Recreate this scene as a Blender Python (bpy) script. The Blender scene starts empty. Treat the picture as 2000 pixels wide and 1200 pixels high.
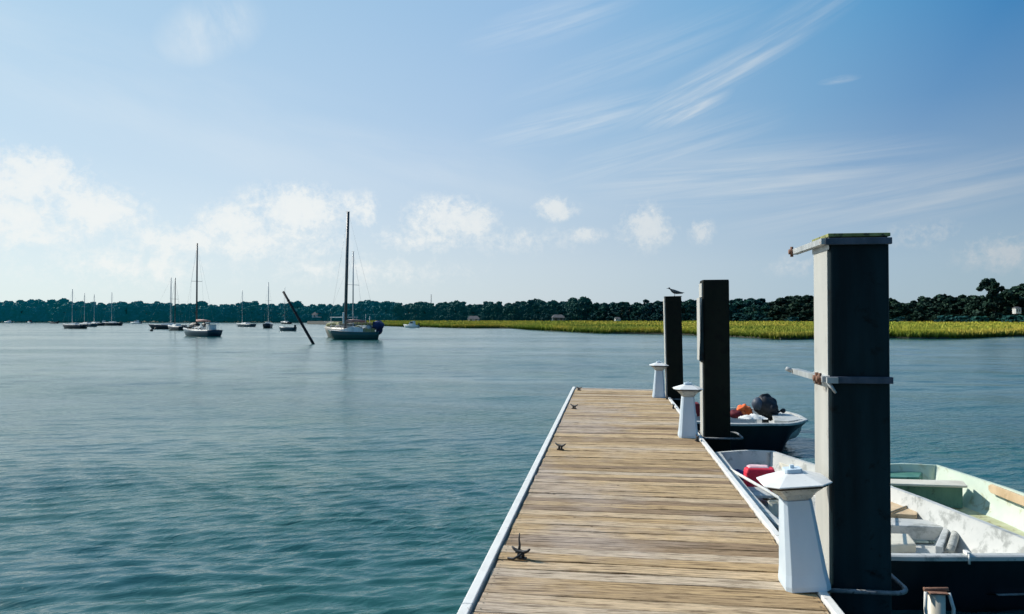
import bpy, bmesh, math, random
import numpy as np
from mathutils import Vector, Matrix
R = math.radians
random.seed(7); rng = np.random.default_rng(11)
sc = bpy.context.scene
C = sc.collection

# ------------------------------------------------------------------ camera frame (also used to survey positions)
F_PX, CAM_H = 1450.0, 2.10
TH = math.atan(186/F_PX); PH = math.atan(24/F_PX)
def ray(px, py):
    x = (px-1000)/F_PX; y = -(py-600)/F_PX
    Fw = (-math.sin(TH)*math.cos(PH), math.cos(TH)*math.cos(PH), math.sin(PH))
    Rt = (math.cos(TH), math.sin(TH), 0)
    U = (math.sin(TH)*math.sin(PH), -math.cos(TH)*math.sin(PH), math.cos(PH))
    return [Fw[i]+x*Rt[i]+y*U[i] for i in range(3)]
def g(px, py, z=0.0):
    d = ray(px, py); t = (z-CAM_H)/d[2]
    return (t*d[0], t*d[1])
def at(px, dist):                       # ground position in the direction of photo column px, dist metres away
    d = ray(px, 624); n = math.hypot(d[0], d[1])
    return (d[0]/n*dist, d[1]/n*dist)
cam = bpy.data.cameras.new('camera'); co = bpy.data.objects.new('camera', cam); C.objects.link(co)
co.location = (0, 0, CAM_H); co.rotation_euler = (R(90)+PH, 0, TH)
cam.sensor_width = 36; cam.lens = F_PX/2000*36; cam.clip_end = 20000; cam.clip_start = .05
sc.camera = co
sc.view_settings.view_transform = 'Standard'; sc.view_settings.look = 'None'; sc.view_settings.exposure = 0

sc.cycles.sample_clamp_direct = 6.0
# ------------------------------------------------------------------ materials
def newmat(name):
    m = bpy.data.materials.new(name); m.use_nodes = True
    nt = m.node_tree; b = nt.nodes['Principled BSDF']
    return m, nt, b
def N(nt, t, **k):
    n = nt.nodes.new(t)
    for a, v in k.items():
        if a == 'inp':
            for i, val in v.items(): n.inputs[i].default_value = val
        else: setattr(n, a, v)
    return n
def mth(nt, op, a, b=None, clamp=False):
    n = nt.nodes.new('ShaderNodeMath'); n.operation = op; n.use_clamp = clamp
    for i, v in ((0, a), (1, b)):
        if v is None: continue
        if isinstance(v, (int, float)): n.inputs[i].default_value = v
        else: nt.links.new(v, n.inputs[i])
    return n.outputs[0]
def ramp(nt, fac, stops):
    n = nt.nodes.new('ShaderNodeValToRGB'); nt.links.new(fac, n.inputs[0])
    e = n.color_ramp.elements
    while len(e) < len(stops): e.new(.5)
    for i, (p, c) in enumerate(stops):
        e[i].position = p; e[i].color = (*c, 1) if len(c) == 3 else c
    return n.outputs[0]
def noise(nt, vec, scale, detail=4, rough=.55, dist=0.0, mapscale=None):
    if mapscale is not None:
        mp = N(nt, 'ShaderNodeMapping'); mp.inputs['Scale'].default_value = mapscale
        nt.links.new(vec, mp.inputs[0]); vec = mp.outputs[0]
    n = N(nt, 'ShaderNodeTexNoise'); nt.links.new(vec, n.inputs['Vector'])
    n.inputs['Scale'].default_value = scale; n.inputs['Detail'].default_value = detail
    n.inputs['Roughness'].default_value = rough; n.inputs['Distortion'].default_value = dist
    return n.outputs[0]
def mixc(nt, fac, a, b, mode='MIX'):
    n = nt.nodes.new('ShaderNodeMix'); n.data_type = 'RGBA'; n.blend_type = mode
    for i, v in ((0, fac), (6, a), (7, b)):
        if isinstance(v, (int, float)): n.inputs[i].default_value = v
        elif isinstance(v, tuple): n.inputs[i].default_value = (*v, 1) if len(v) == 3 else v
        else: nt.links.new(v, n.inputs[i])
    return n.outputs[2]
def bump(nt, b, h, strength=.3, distance=.01):
    n = nt.nodes.new('ShaderNodeBump'); n.inputs['Strength'].default_value = strength
    n.inputs['Distance'].default_value = distance
    nt.links.new(h, n.inputs['Height']); nt.links.new(n.outputs[0], b.inputs['Normal'])
def weathered(name, c1, c2, rough=.5, scale=6, metal=0, c3=None, t3=.62, streak=(1, 1, .35), bmp=.15, spec=.5):
    """base colour wandering between c1 and c2, stained with c3 where a second noise is high"""
    m, nt, b = newmat(name)
    tc = N(nt, 'ShaderNodeTexCoord'); ob = tc.outputs['Object']
    n1 = noise(nt, ob, scale, 6, .6, mapscale=streak)
    col = ramp(nt, n1, [(.35, c1), (.65, c2)])
    if c3 is not None:
        n2 = noise(nt, ob, scale*2.3, 8, .7, .4)
        f = ramp(nt, n2, [(t3-.04, (0, 0, 0)), (t3+.06, (1, 1, 1))])
        col = mixc(nt, f, col, c3)
    nt.links.new(col, b.inputs['Base Color'])
    b.inputs['Metallic'].default_value = metal
    b.inputs['Specular IOR Level'].default_value = spec
    rr = mth(nt, 'ADD', mth(nt, 'MULTIPLY', n1, .3), rough-.15); nt.links.new(rr, b.inputs['Roughness'])
    bump(nt, b, noise(nt, ob, scale*8, 5, .6), bmp, .004)
    return m
M = {}
M['rail'] = weathered('rail_paint', (.70, .69, .65), (.80, .79, .75), .6, 5, c3=(.22, .19, .15), t3=.64, spec=.15)
M['white'] = weathered('white_paint_blue_shade', (.56, .66, .74), (.64, .74, .81), .35, 4, c3=(.5, .48, .42), t3=.72)  # bluish tint paints the shade of the bollard's front face into its white
M['pale_sunlit_side'] = weathered('pale_sunlit_panel', (.40, .40, .37), (.52, .51, .47), .6, 3, c3=(.25, .23, .2), t3=.66, streak=(1, 1, .15))  # pale colour carries the sunlit look of the piles' left faces
M['pile'] = weathered('shade_dark_steel', (.002, .007, .010), (.009, .030, .038), .5, 2.6, c3=(.002, .004, .005), t3=.60, streak=(1.5, 1.5, .2), spec=.2)  # near-black body colour stands in for shade on the pile fronts
M['pile_brown'] = weathered('shade_dark_timber_pile', (.003, .006, .003), (.008, .011, .007), .75, 3, c3=(.004, .005, .004), t3=.56, streak=(2, 2, .15), spec=.2)  # dark timber tone, with the piles' front shade put into it
M['galv'] = weathered('galvanised_steel', (.30, .32, .32), (.50, .52, .52), .5, 9, metal=.3, c3=(.30, .12, .05), t3=.66)
M['moss'] = weathered('mossy_top', (.16, .17, .05), (.33, .34, .13), .9, 9, c3=(.05, .05, .03), t3=.55)
M['cap_white'] = weathered('white_cap_sunlit', (.72, .72, .70), (.82, .82, .80), .4, 6, c3=(.45, .42, .36), t3=.68)  # whiter than the column, so the cap's sunlit look is in the colour
M['weed'] = weathered('waterline_weed', (.012, .018, .006), (.06, .07, .03), .95, 18, c3=(.16, .15, .12), t3=.66, bmp=.8)
M['dull_steel'] = weathered('dull_steel_pipe', (.12, .13, .135), (.28, .29, .30), .6, 14, c3=(.05, .05, .05), t3=.56)
M['rust'] = weathered('rust', (.16, .07, .04), (.28, .15, .10), .85, 30, c3=(.08, .03, .02), t3=.6)
M['black_iron'] = weathered('black_iron', (.008, .008, .009), (.02, .02, .022), .5, 20)
M['rope'] = weathered('rope_fibre', (.20, .17, .11), (.36, .31, .22), .9, 60)
M['rope_white'] = weathered('white_rope', (.55, .55, .52), (.72, .72, .68), .9, 60)
M['glass_grey'] = weathered('frosted_lens', (.40, .45, .46), (.58, .62, .62), .3, 20, c3=(.07, .08, .08), t3=.6)
M['float'] = weathered('black_float', (.012, .014, .013), (.03, .035, .03), .7, 5, c3=(.07, .08, .05), t3=.68)
M['hull_black'] = weathered('black_hull', (.006, .009, .013), (.014, .02, .028), .4, 3, c3=(.05, .05, .05), t3=.74, spec=.3)
M['skiff_white'] = weathered('weathered_white_gelcoat', (.46, .47, .45), (.56, .56, .53), .5, 3, c3=(.30, .31, .29), t3=.555, streak=(1, 1, 1))
M['skiff_cream'] = weathered('cream_gelcoat', (.60, .55, .43), (.74, .70, .58), .5, 4, c3=(.3, .26, .18), t3=.66)
M['skiff_grey'] = weathered('grey_green_bilge', (.16, .22, .20), (.42, .50, .46), .6, 7, c3=(.06, .10, .10), t3=.55)
M['green_in'] = weathered('pale_green_gelcoat', (.48, .57, .47), (.60, .66, .55), .5, 2.5, c3=(.38, .38, .24), t3=.60, streak=(1, 1, 1))
M['green_dk'] = weathered('dark_green_bench', (.05, .17, .13), (.12, .28, .21), .5, 5, c3=(.03, .07, .06), t3=.62)
M['grime'] = weathered('stained_bilge', (.40, .41, .22), (.56, .58, .38), .6, 4, c3=(.24, .2, .1), t3=.6)
M['ply'] = weathered('plywood', (.50, .35, .20), (.66, .50, .32), .7, 5, c3=(.36, .24, .13), t3=.6)
M['red'] = weathered('red_fabric', (.62, .010, .035), (.80, .03, .07), .7, 9)
M['redpink'] = weathered('pale_pink_lid', (.75, .45, .48), (.85, .6, .6), .6, 9)
M['dred'] = weathered('dark_red_fabric', (.10, .006, .015), (.2, .012, .02), .8, 9)
M['orange'] = weathered('orange_vest', (.72, .10, .02), (.85, .22, .06), .8, 14)
M['navy'] = weathered('navy_fabric', (.008, .016, .10), (.02, .03, .2), .7, 8)
M['blue_cloth'] = weathered('light_blue_cloth', (.14, .30, .52), (.42, .58, .74), .8, 16)
M['tarp_blue'] = weathered('blue_grey_tarp', (.04, .07, .16), (.12, .18, .3), .6, 9)
M['tarp_dk'] = weathered('dark_blue_strap', (.03, .045, .07), (.07, .09, .13), .6, 12, c3=(.2, .2, .2), t3=.66)
M['black_tarp'] = weathered('black_tarp', (.006, .006, .009), (.016, .016, .022), .55, 9)
M['fender'] = weathered('grey_fender', (.28, .29, .26), (.5, .5, .46), .7, 12, c3=(.1, .1, .09), t3=.58)
M['mud'] = weathered('mud', (.020, .022, .012), (.05, .048, .028), .9, 1.5)
M['soil'] = weathered('soil', (.05, .055, .02), (.10, .10, .04), .95, .05)
M['mast_dark'] = weathered('grey_mast', (.035, .04, .042), (.09, .095, .10), .4, 1)
M['mast_light'] = weathered('aluminium_mast', (.30, .33, .34), (.5, .52, .53), .4, 1)
M['pole'] = weathered('tarred_pole', (.004, .006, .008), (.02, .022, .024), .8, 3)
M['hull_blue'] = weathered('blue_green_hull', (.004, .040, .062), (.01, .06, .085), .35, 1)
M['hull_green'] = weathered('green_hull', (.002, .060, .058), (.008, .085, .075), .35, 1)
M['hull_dark'] = weathered('dark_hull', (.006, .014, .022), (.015, .03, .04), .4, 1)
M['hull_beige'] = weathered('beige_hull', (.13, .12, .095), (.21, .19, .15), .45, 1)
M['hull_grey'] = weathered('grey_hull', (.05, .085, .10), (.09, .13, .15), .4, 1)
M['boot'] = weathered('boot_top', (.006, .010, .012), (.02, .02, .02), .6, 1)
M['deck'] = weathered('boat_deck', (.5, .5, .46), (.7, .7, .66), .5, 1)
M['cabin'] = weathered('cabin_side', (.55, .55, .52), (.75, .75, .72), .45, 1)
M['dark_glass'] = weathered('dark_glass', (.01, .015, .02), (.03, .035, .04), .15, 1)
M['canvas_navy'] = weathered('navy_canvas', (.003, .018, .075), (.006, .035, .13), .8, 2)
M['canvas_pink'] = weathered('faded_canvas', (.34, .18, .16), (.5, .32, .28), .8, 2)
M['canvas_tan'] = weathered('tan_canvas', (.20, .20, .08), (.34, .33, .16), .8, 2)
M['canvas_white'] = weathered('white_canvas', (.6, .62, .6), (.8, .8, .78), .8, 2)
M['bird_dark'] = weathered('bird_plumage', (.02, .024, .028), (.05, .055, .06), .7, 30)
M['bird_grey'] = weathered('bird_wing', (.07, .08, .085), (.13, .14, .15), .7, 30)
M['bark'] = weathered('bark', (.035, .03, .024), (.09, .075, .055), .9, 1.2)
M['roof_grey'] = weathered('roof_shingle', (.06, .065, .07), (.12, .12, .13), .85, 1)

def deck_material():
    m, nt, b = newmat('weathered_deck_boards')
    tc = N(nt, 'ShaderNodeTexCoord'); ob = tc.outputs['Object']
    at_ = N(nt, 'ShaderNodeAttribute', attribute_name='tone'); tone = at_.outputs['Fac']
    at2 = N(nt, 'ShaderNodeAttribute', attribute_name='shift')
    sep = N(nt, 'ShaderNodeSeparateXYZ'); nt.links.new(ob, sep.inputs[0])
    cmb = N(nt, 'ShaderNodeCombineXYZ')
    nt.links.new(mth(nt, 'ADD', mth(nt, 'MULTIPLY', sep.outputs[0], 1.7), mth(nt, 'MULTIPLY', at2.outputs['Fac'], 40)), cmb.inputs[0])
    nt.links.new(mth(nt, 'MULTIPLY', sep.outputs[1], 22), cmb.inputs[1]); nt.links.new(sep.outputs[2], cmb.inputs[2])
    grain = noise(nt, cmb.outputs[0], 2.2, 9, .68, .6)
    cmb2 = N(nt, 'ShaderNodeCombineXYZ')
    nt.links.new(mth(nt, 'ADD', mth(nt, 'MULTIPLY', sep.outputs[0], 3.2), mth(nt, 'MULTIPLY', at2.outputs['Fac'], 17)), cmb2.inputs[0])
    nt.links.new(mth(nt, 'MULTIPLY', sep.outputs[1], 60), cmb2.inputs[1])
    fine = noise(nt, cmb2.outputs[0], 3.0, 6, .6)
    patch = noise(nt, ob, .9, 4, .6)
    base = ramp(nt, mth(nt, 'ADD', mth(nt, 'MULTIPLY', tone, .85), mth(nt, 'MULTIPLY', patch, .15)),
                [(.15, (.29, .20, .12)), (.38, (.46, .32, .17)), (.6, (.57, .41, .235)), (.85, (.54, .43, .31))])
    grey = mixc(nt, ramp(nt, mth(nt, 'ADD', patch, mth(nt, 'MULTIPLY', sep.outputs[0], -.10)), [(.48, (0, 0, 0)), (.66, (.65, .65, .65))]), base, (.46, .38, .32))
    dark = ramp(nt, grain, [(.34, (.20, .18, .16)), (.43, (.62, .59, .55)), (.51, (1, 1, 1)), (.70, (1.25, 1.2, 1.12))])
    c = mixc(nt, 1.0, grey, dark, 'MULTIPLY')
    f = ramp(nt, fine, [(.36, (.62, .60, .57)), (.52, (1.06, 1.06, 1.06))])
    c = mixc(nt, 1.0, c, f, 'MULTIPLY')
    # knots, bird droppings and nail heads
    vo = N(nt, 'ShaderNodeTexVoronoi'); vo.inputs['Scale'].default_value = 1.5
    mp = N(nt, 'ShaderNodeMapping'); mp.inputs['Scale'].default_value = (1, 2.3, 0); nt.links.new(ob, mp.inputs[0]); nt.links.new(mp.outputs[0], vo.inputs['Vector'])
    spot = ramp(nt, mth(nt, 'ADD', vo.outputs['Distance'], mth(nt, 'MULTIPLY', fine, .05)), [(.052, (1, 1, 1)), (.07, (0, 0, 0))])
    pick = ramp(nt, noise(nt, ob, .7, 2), [(.52, (0, 0, 0)), (.56, (1, 1, 1))])
    c = mixc(nt, mth(nt, 'MULTIPLY', spot, pick), c, (.74, .70, .64))
    vo2 = N(nt, 'ShaderNodeTexVoronoi'); vo2.inputs['Scale'].default_value = 3.1; nt.links.new(ob, vo2.inputs['Vector'])
    kn = ramp(nt, vo2.outputs['Distance'], [(.03, (1, 1, 1)), (.055, (0, 0, 0))])
    c = mixc(nt, mth(nt, 'MULTIPLY', kn, .8), c, (.09, .06, .035))
    nt.links.new(c, b.inputs['Base Color']); b.inputs['Roughness'].default_value = .78
    b.inputs['Specular IOR Level'].default_value = .25
    bump(nt, b, mth(nt, 'ADD', grain, mth(nt, 'MULTIPLY', fine, .5)), .5, .006)
    return m
M['boards'] = deck_material()

def water_material():
    m, nt, b = newmat('estuary_water')
    ge = N(nt, 'ShaderNodeNewGeometry'); p = ge.outputs['Position']
    b.inputs['Base Color'].default_value = (.004, .055, .060, 1)
    col = ramp(nt, noise(nt, p, .25, 3), [(.3, (.006, .080, .092)), (.7, (.024, .108, .082))])
    nt.links.new(col, b.inputs['Base Color'])
    b.inputs['IOR'].default_value = 1.52; b.inputs['Roughness'].default_value = .14
    rt = N(nt, 'ShaderNodeMapping'); rt.inputs['Rotation'].default_value = (0, 0, R(-27)); nt.links.new(p, rt.inputs[0])
    n1 = noise(nt, rt.outputs[0], 9.5, 3, .55, .4, mapscale=(.42, 1.0, 1))
    n2 = noise(nt, p, 2.0, 5, .55, .3, mapscale=(.55, 1.0, 1))
    n3 = noise(nt, p, .22, 3, .5, .2, mapscale=(.35, 1.0, 1))
    h = mth(nt, 'ADD', mth(nt, 'ADD', mth(nt, 'MULTIPLY', n1, .034), mth(nt, 'MULTIPLY', n2, .016)), mth(nt, 'MULTIPLY', n3, .020))
    wind = ramp(nt, noise(nt, p, .05, 5, .62, .4, mapscale=(.4, 1.8, 1)), [(.40, (.35, .35, .35)), (.56, (1, 1, 1)), (.66, (1.9, 1.9, 1.9))])
    h = mth(nt, 'MULTIPLY', h, wind)
    n = nt.nodes.new('ShaderNodeBump'); n.inputs['Strength'].default_value = 1.0; n.inputs['Distance'].default_value = 1.0
    nt.links.new(h, n.inputs['Height']); nt.links.new(n.outputs[0], b.inputs['Normal'])
    return m
M['water'] = water_material()

def foliage_material(name, dark, mid, light):
    m, nt, b = newmat(name)
    oi = N(nt, 'ShaderNodeObjectInfo'); ge = N(nt, 'ShaderNodeNewGeometry')
    n1 = noise(nt, ge.outputs['Position'], .22, 3, .6)
    s = mth(nt, 'ADD', mth(nt, 'MULTIPLY', oi.outputs['Random'], .35), mth(nt, 'MULTIPLY', n1, .65))
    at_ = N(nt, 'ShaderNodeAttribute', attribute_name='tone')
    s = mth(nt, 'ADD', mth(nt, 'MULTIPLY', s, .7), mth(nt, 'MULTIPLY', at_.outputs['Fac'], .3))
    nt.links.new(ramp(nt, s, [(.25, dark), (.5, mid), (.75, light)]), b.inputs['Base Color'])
    b.inputs['Roughness'].default_value = .7; b.inputs['Specular IOR Level'].default_value = .15
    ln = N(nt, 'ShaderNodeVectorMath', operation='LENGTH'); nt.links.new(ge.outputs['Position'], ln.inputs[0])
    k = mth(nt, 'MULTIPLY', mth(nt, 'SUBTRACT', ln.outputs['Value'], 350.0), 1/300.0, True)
    nt.links.new(mixc(nt, n1, (.0, .034, .030), (.002, .046, .078)), b.inputs['Emission Color']); nt.links.new(k, b.inputs['Emission Strength'])  # glow growing with distance stands in for airlight haze
    return m
M['leaf_far'] = foliage_material('hazy_foliage', (.006, .100, .135), (.008, .120, .145), (.02, .15, .13))  # haze of distance mixed into the bluish leaf colour
M['leaf_mid'] = foliage_material('mid_foliage', (.004, .045, .062), (.008, .065, .062), (.025, .10, .065))
M['leaf_near'] = foliage_material('near_foliage', (.004, .020, .018), (.010, .036, .026), (.03, .07, .035))
def grass_material():
    m, nt, b = newmat('marsh_grass')
    ge = N(nt, 'ShaderNodeNewGeometry'); p = ge.outputs['Position']
    n1 = noise(nt, p, .045, 6, .62, .5, mapscale=(.55, .8, .3)); n2 = noise(nt, p, 1.7, 4, .6)
    s = mth(nt, 'ADD', mth(nt, 'MULTIPLY', n1, .75), mth(nt, 'MULTIPLY', n2, .25))
    c = ramp(nt, s, [(.36, (.17, .24, .045)), (.47, (.38, .41, .06)), (.56, (.55, .44, .08)), (.64, (.32, .41, .08))])
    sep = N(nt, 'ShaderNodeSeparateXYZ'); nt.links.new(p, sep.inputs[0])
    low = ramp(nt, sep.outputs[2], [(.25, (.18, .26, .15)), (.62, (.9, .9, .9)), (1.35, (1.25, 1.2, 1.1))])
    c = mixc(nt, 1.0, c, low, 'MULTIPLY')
    nt.links.new(c, b.inputs['Base Color']); b.inputs['Roughness'].default_value = .8
    b.inputs['Specular IOR Level'].default_value = .1
    return m
M['grass'] = grass_material()

# ------------------------------------------------------------------ mesh helpers
class MB:
    def __init__(s): s.v = []; s.f = []; s.mi = []; s.cur = 0; s.sm = []; s.smooth = False
    def add(s, vs, fs):
        o = len(s.v); s.v += [tuple(v) for v in vs]
        for f in fs: s.f.append(tuple(i+o for i in f)); s.mi.append(s.cur); s.sm.append(s.smooth)
    def box(s, x0, x1, y0, y1, z0, z1, mat=None):
        vs = [(x, y, z) for z in (z0, z1) for y in (y0, y1) for x in (x0, x1)]
        if mat is not None: vs = [tuple(mat @ Vector(v)) for v in vs]
        s.add(vs, [(0, 2, 3, 1), (4, 5, 7, 6), (0, 1, 5, 4), (2, 6, 7, 3), (0, 4, 6, 2), (1, 3, 7, 5)])
    def rings(s, rings, cap0=True, cap1=True, closed=True):
        n = len(rings[0]); vs = [p for r in rings for p in r]; fs = []
        for i in range(len(rings)-1):
            for j in range(n if closed else n-1):
                k = (j+1) % n
                fs.append((i*n+j, i*n+k, (i+1)*n+k, (i+1)*n+j))
        if cap0: fs.append(tuple(range(n))[::-1])
        if cap1: fs.append(tuple((len(rings)-1)*n+j for j in range(n)))
        s.add(vs, fs)
    def tube(s, pts, r, n=8, cap=True):
        pts = [Vector(p) for p in pts]; rs = r if isinstance(r, (list, tuple)) else [r]*len(pts)
        rr = []; up = None
        for i, p in enumerate(pts):
            d = (pts[min(i+1, len(pts)-1)]-pts[max(i-1, 0)]).normalized()
            if up is None: up = Vector((0, 0, 1)) if abs(d.z) < .9 else Vector((1, 0, 0))
            a = d.cross(up).normalized(); bb = a.cross(d).normalized(); up = bb
            rr.append([tuple(p+a*(math.cos(t)*rs[i])+bb*(math.sin(t)*rs[i])) for t in [2*math.pi*k/n for k in range(n)]])
        o = s.smooth; s.smooth = True; s.rings(rr, cap, cap); s.smooth = o
    def blob(s, c, r, seed=0, amp=.15, nu=12, nv=8, rot=0):
        rd = random.Random(seed); ph = [rd.uniform(0, 6.28) for _ in range(6)]
        vs = []; fs = []
        for i in range(nv+1):
            t = math.pi*i/nv
            for j in range(nu):
                u = 2*math.pi*j/nu
                k = 1+amp*(math.sin(2*u+ph[0])*math.sin(t*2+ph[1])+.6*math.sin(3*u+ph[2]+3*t)+.4*math.sin(5*u+ph[3]-4*t))
                x = math.sin(t)*math.cos(u)*r[0]*k; y = math.sin(t)*math.sin(u)*r[1]*k; z = math.cos(t)*r[2]*k
                vs.append((c[0]+x*math.cos(rot)-y*math.sin(rot), c[1]+x*math.sin(rot)+y*math.cos(rot), c[2]+z))
        for i in range(nv):
            for j in range(nu):
                k = (j+1) % nu; fs.append((i*nu+j, (i+1)*nu+j, (i+1)*nu+k, i*nu+k))
        o = s.smooth; s.smooth = True; s.add(vs, fs); s.smooth = o
    def build(s, name, mats, parent=None, bevel=0, merge=True):
        me = bpy.data.meshes.new(name); me.from_pydata(s.v, [], s.f); me.update()
        if not isinstance(mats, (list, tuple)): mats = [mats]
        for m in mats: me.materials.append(m)
        me.polygons.foreach_set('material_index', s.mi); me.polygons.foreach_set('use_smooth', s.sm)
        bm = bmesh.new(); bm.from_mesh(me)
        if merge: bmesh.ops.remove_doubles(bm, verts=bm.verts, dist=1e-5)
        bmesh.ops.recalc_face_normals(bm, faces=bm.faces); bm.to_mesh(me); bm.free()
        o = bpy.data.objects.new(name, me); C.objects.link(o)
        if parent: o.parent = parent
        if bevel:
            b = o.modifiers.new('bevel', 'BEVEL'); b.width = bevel; b.segments = 2; b.limit_method = 'ANGLE'; b.angle_limit = R(35)
        return o
def tag(o, label=None, cat=None, group=None, kind=None):
    if label: o['label'] = label
    if cat: o['category'] = cat
    if group: o['group'] = group
    if kind: o['kind'] = kind
    return o
def empty(name, loc=(0, 0, 0), rz=0, label=None, cat=None, group=None):
    o = bpy.data.objects.new(name, None); C.objects.link(o); o.location = loc; o.rotation_euler = (0, 0, rz)
    o.empty_display_size = .2
    return tag(o, label, cat, group)
def copy_tree(o, parent=None):
    c = o.copy(); C.objects.link(c)
    if parent: c.parent = parent
    for ch in list(o.children): copy_tree(ch, c)
    return c

# ------------------------------------------------------------------ sky and sun
SUN_AZ, SUN_EL = R(-66), R(37)       # azimuth from +Y, negative = towards the left of the photo
w = bpy.data.worlds.new('World'); sc.world = w; w.use_nodes = True
nt = w.node_tree; nt.nodes.clear()
out = N(nt, 'ShaderNodeOutputWorld'); bg = N(nt, 'ShaderNodeBackground'); nt.links.new(bg.outputs[0], out.inputs[0])
sky = N(nt, 'ShaderNodeTexSky', sky_type='NISHITA'); sky.sun_disc = False
sky.sun_elevation = SUN_EL; sky.sun_rotation = SUN_AZ
sky.air_density = 1.0; sky.dust_density = .6; sky.ozone_density = 2.5; sky.altitude = 0
bg.inputs['Strength'].default_value = .1
tc = N(nt, 'ShaderNodeTexCoord'); vec = tc.outputs['Generated']
sep = N(nt, 'ShaderNodeSeparateXYZ'); nt.links.new(vec, sep.inputs[0])
az = mth(nt, 'ARCTAN2', sep.outputs[0], sep.outputs[1])
el = mth(nt, 'ARCSINE', sep.outputs[2])
ae = N(nt, 'ShaderNodeCombineXYZ'); nt.links.new(az, ae.inputs[0]); nt.links.new(el, ae.inputs[1])
ae = ae.outputs[0]
def azel(px, py):
    d = ray(px, py); n = math.sqrt(sum(c*c for c in d))
    return math.atan2(d[0], d[1]), math.asin(d[2]/n)
def ell(cx, cy, rx, ry, rot=0.0):
    """1 at the centre of an elliptical patch of sky, 0 at its rim and beyond"""
    a0, e0 = azel(cx, cy)
    mp = N(nt, 'ShaderNodeMapping', vector_type='TEXTURE')
    mp.inputs['Location'].default_value = (a0, e0, 0); mp.inputs['Rotation'].default_value = (0, 0, rot)
    mp.inputs['Scale'].default_value = (rx/F_PX, ry/F_PX, 1); nt.links.new(ae, mp.inputs[0])
    ln = N(nt, 'ShaderNodeVectorMath', operation='LENGTH'); nt.links.new(mp.outputs[0], ln.inputs[0])
    return mth(nt, 'SUBTRACT', 1.0, ln.outputs['Value'], True)
def total(parts):
    t = parts[0]
    for q in parts[1:]: t = mth(nt, 'MAXIMUM', t, q)
    return t
# cumulus banks low over the far shore
cu = total([mth(nt, 'MULTIPLY', ell(*c[:4]), c[4]) for c in [
    (60, 355, 120, 75, 1.0), (175, 410, 130, 60, .9), (20, 420, 200, 80, .8), (460, 440, 110, 60, .85), (590, 405, 150, 60, .95), (520, 470, 220, 60, .7),
    (715, 415, 40, 50, .7), (880, 430, 125, 62, .9), (830, 470, 150, 40, .6), (1085, 408, 58, 32, .9), (1143, 460, 60, 22, .7), (1265, 445, 80, 62, .75),
    (1370, 452, 34, 34, .8), (1800, 460, 90, 34, .55), (1955, 490, 95, 48, .6), (1560, 520, 90, 30, .45), (250, 520, 260, 60, .5), (700, 530, 320, 50, .4),
    (330, 470, 160, 50, .7), (1000, 470, 200, 40, .45), (-200, 400, 240, 90, .9), (2300, 470, 200, 60, .6)]])
big = noise(nt, ae, 26, 12, .64, .35); fine_ = noise(nt, ae, 95, 8, .68, .25)
cd = mth(nt, 'ADD', mth(nt, 'MULTIPLY', cu, 1.15), mth(nt, 'ADD', mth(nt, 'MULTIPLY', mth(nt, 'SUBTRACT', big, .5), 2.1), mth(nt, 'MULTIPLY', mth(nt, 'SUBTRACT', fine_, .5), 1.5)))
gate = mth(nt, 'MULTIPLY', cu, 3.0, True)
cum = mth(nt, 'MULTIPLY', ramp(nt, cd, [(.12, (0, 0, 0)), (.50, (.50, .50, .50)), (.68, (.85, .85, .85)), (1.0, (1, 1, 1))]), gate)
# cirrus streaks
def streak(cx, cy, rx, ry, deg, k, fx=5, fy=90):
    a0, e0 = azel(cx, cy)
    mp = N(nt, 'ShaderNodeMapping', vector_type='TEXTURE')
    mp.inputs['Location'].default_value = (a0, e0, 0); mp.inputs['Rotation'].default_value = (0, 0, R(deg))
    nt.links.new(ae, mp.inputs[0])
    m2 = N(nt, 'ShaderNodeMapping'); m2.inputs['Scale'].default_value = (fx, fy, 1); nt.links.new(mp.outputs[0], m2.inputs[0])
    n = noise(nt, m2.outputs[0], 1.0, 7, .6, .5)
    e_ = ell(cx, cy, rx, ry, R(deg))
    return mth(nt, 'MULTIPLY', mth(nt, 'MULTIPLY', ramp(nt, n, [(.36, (0, 0, 0)), (.66, (1, 1, 1))]), ramp(nt, e_, [(0, (0, 0, 0)), (.6, (1, 1, 1))])), k)
ci = total([streak(1400, 150, 230, 34, 23, .72, 4, 80), streak(1340, 212, 100, 34, 22, .85, 8, 90), streak(1130, 235, 220, 40, 12, .5),
            streak(1480, 345, 380, 70, 2, .75, 3, 60), streak(1760, 385, 330, 60, 8, .7, 3, 60), streak(1250, 110, 300, 50, 16, .22),
            streak(1080, 40, 200, 45, 14, .32), streak(1560, 40, 160, 40, 24, .28), streak(410, 60, 60, 110, -65, .75, 6, 14),
            streak(1640, 156, 40, 8, 3, .55, 12, 90), streak(1290, 300, 260, 60, 14, .4), streak(900, 330, 500, 60, -10, .3, 2, 12),
            streak(300, 190, 800, 110, -10, .35, 1.5, 7)])
skyc = sky.outputs[0]
hs = N(nt, 'ShaderNodeHueSaturation'); hs.inputs['Saturation'].default_value = 1.1; hs.inputs['Value'].default_value = 1.15
nt.links.new(skyc, hs.inputs['Color']); skyc = mixc(nt, 1.0, hs.outputs[0], (.55, 1.12, 1.20), 'MULTIPLY')
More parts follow.
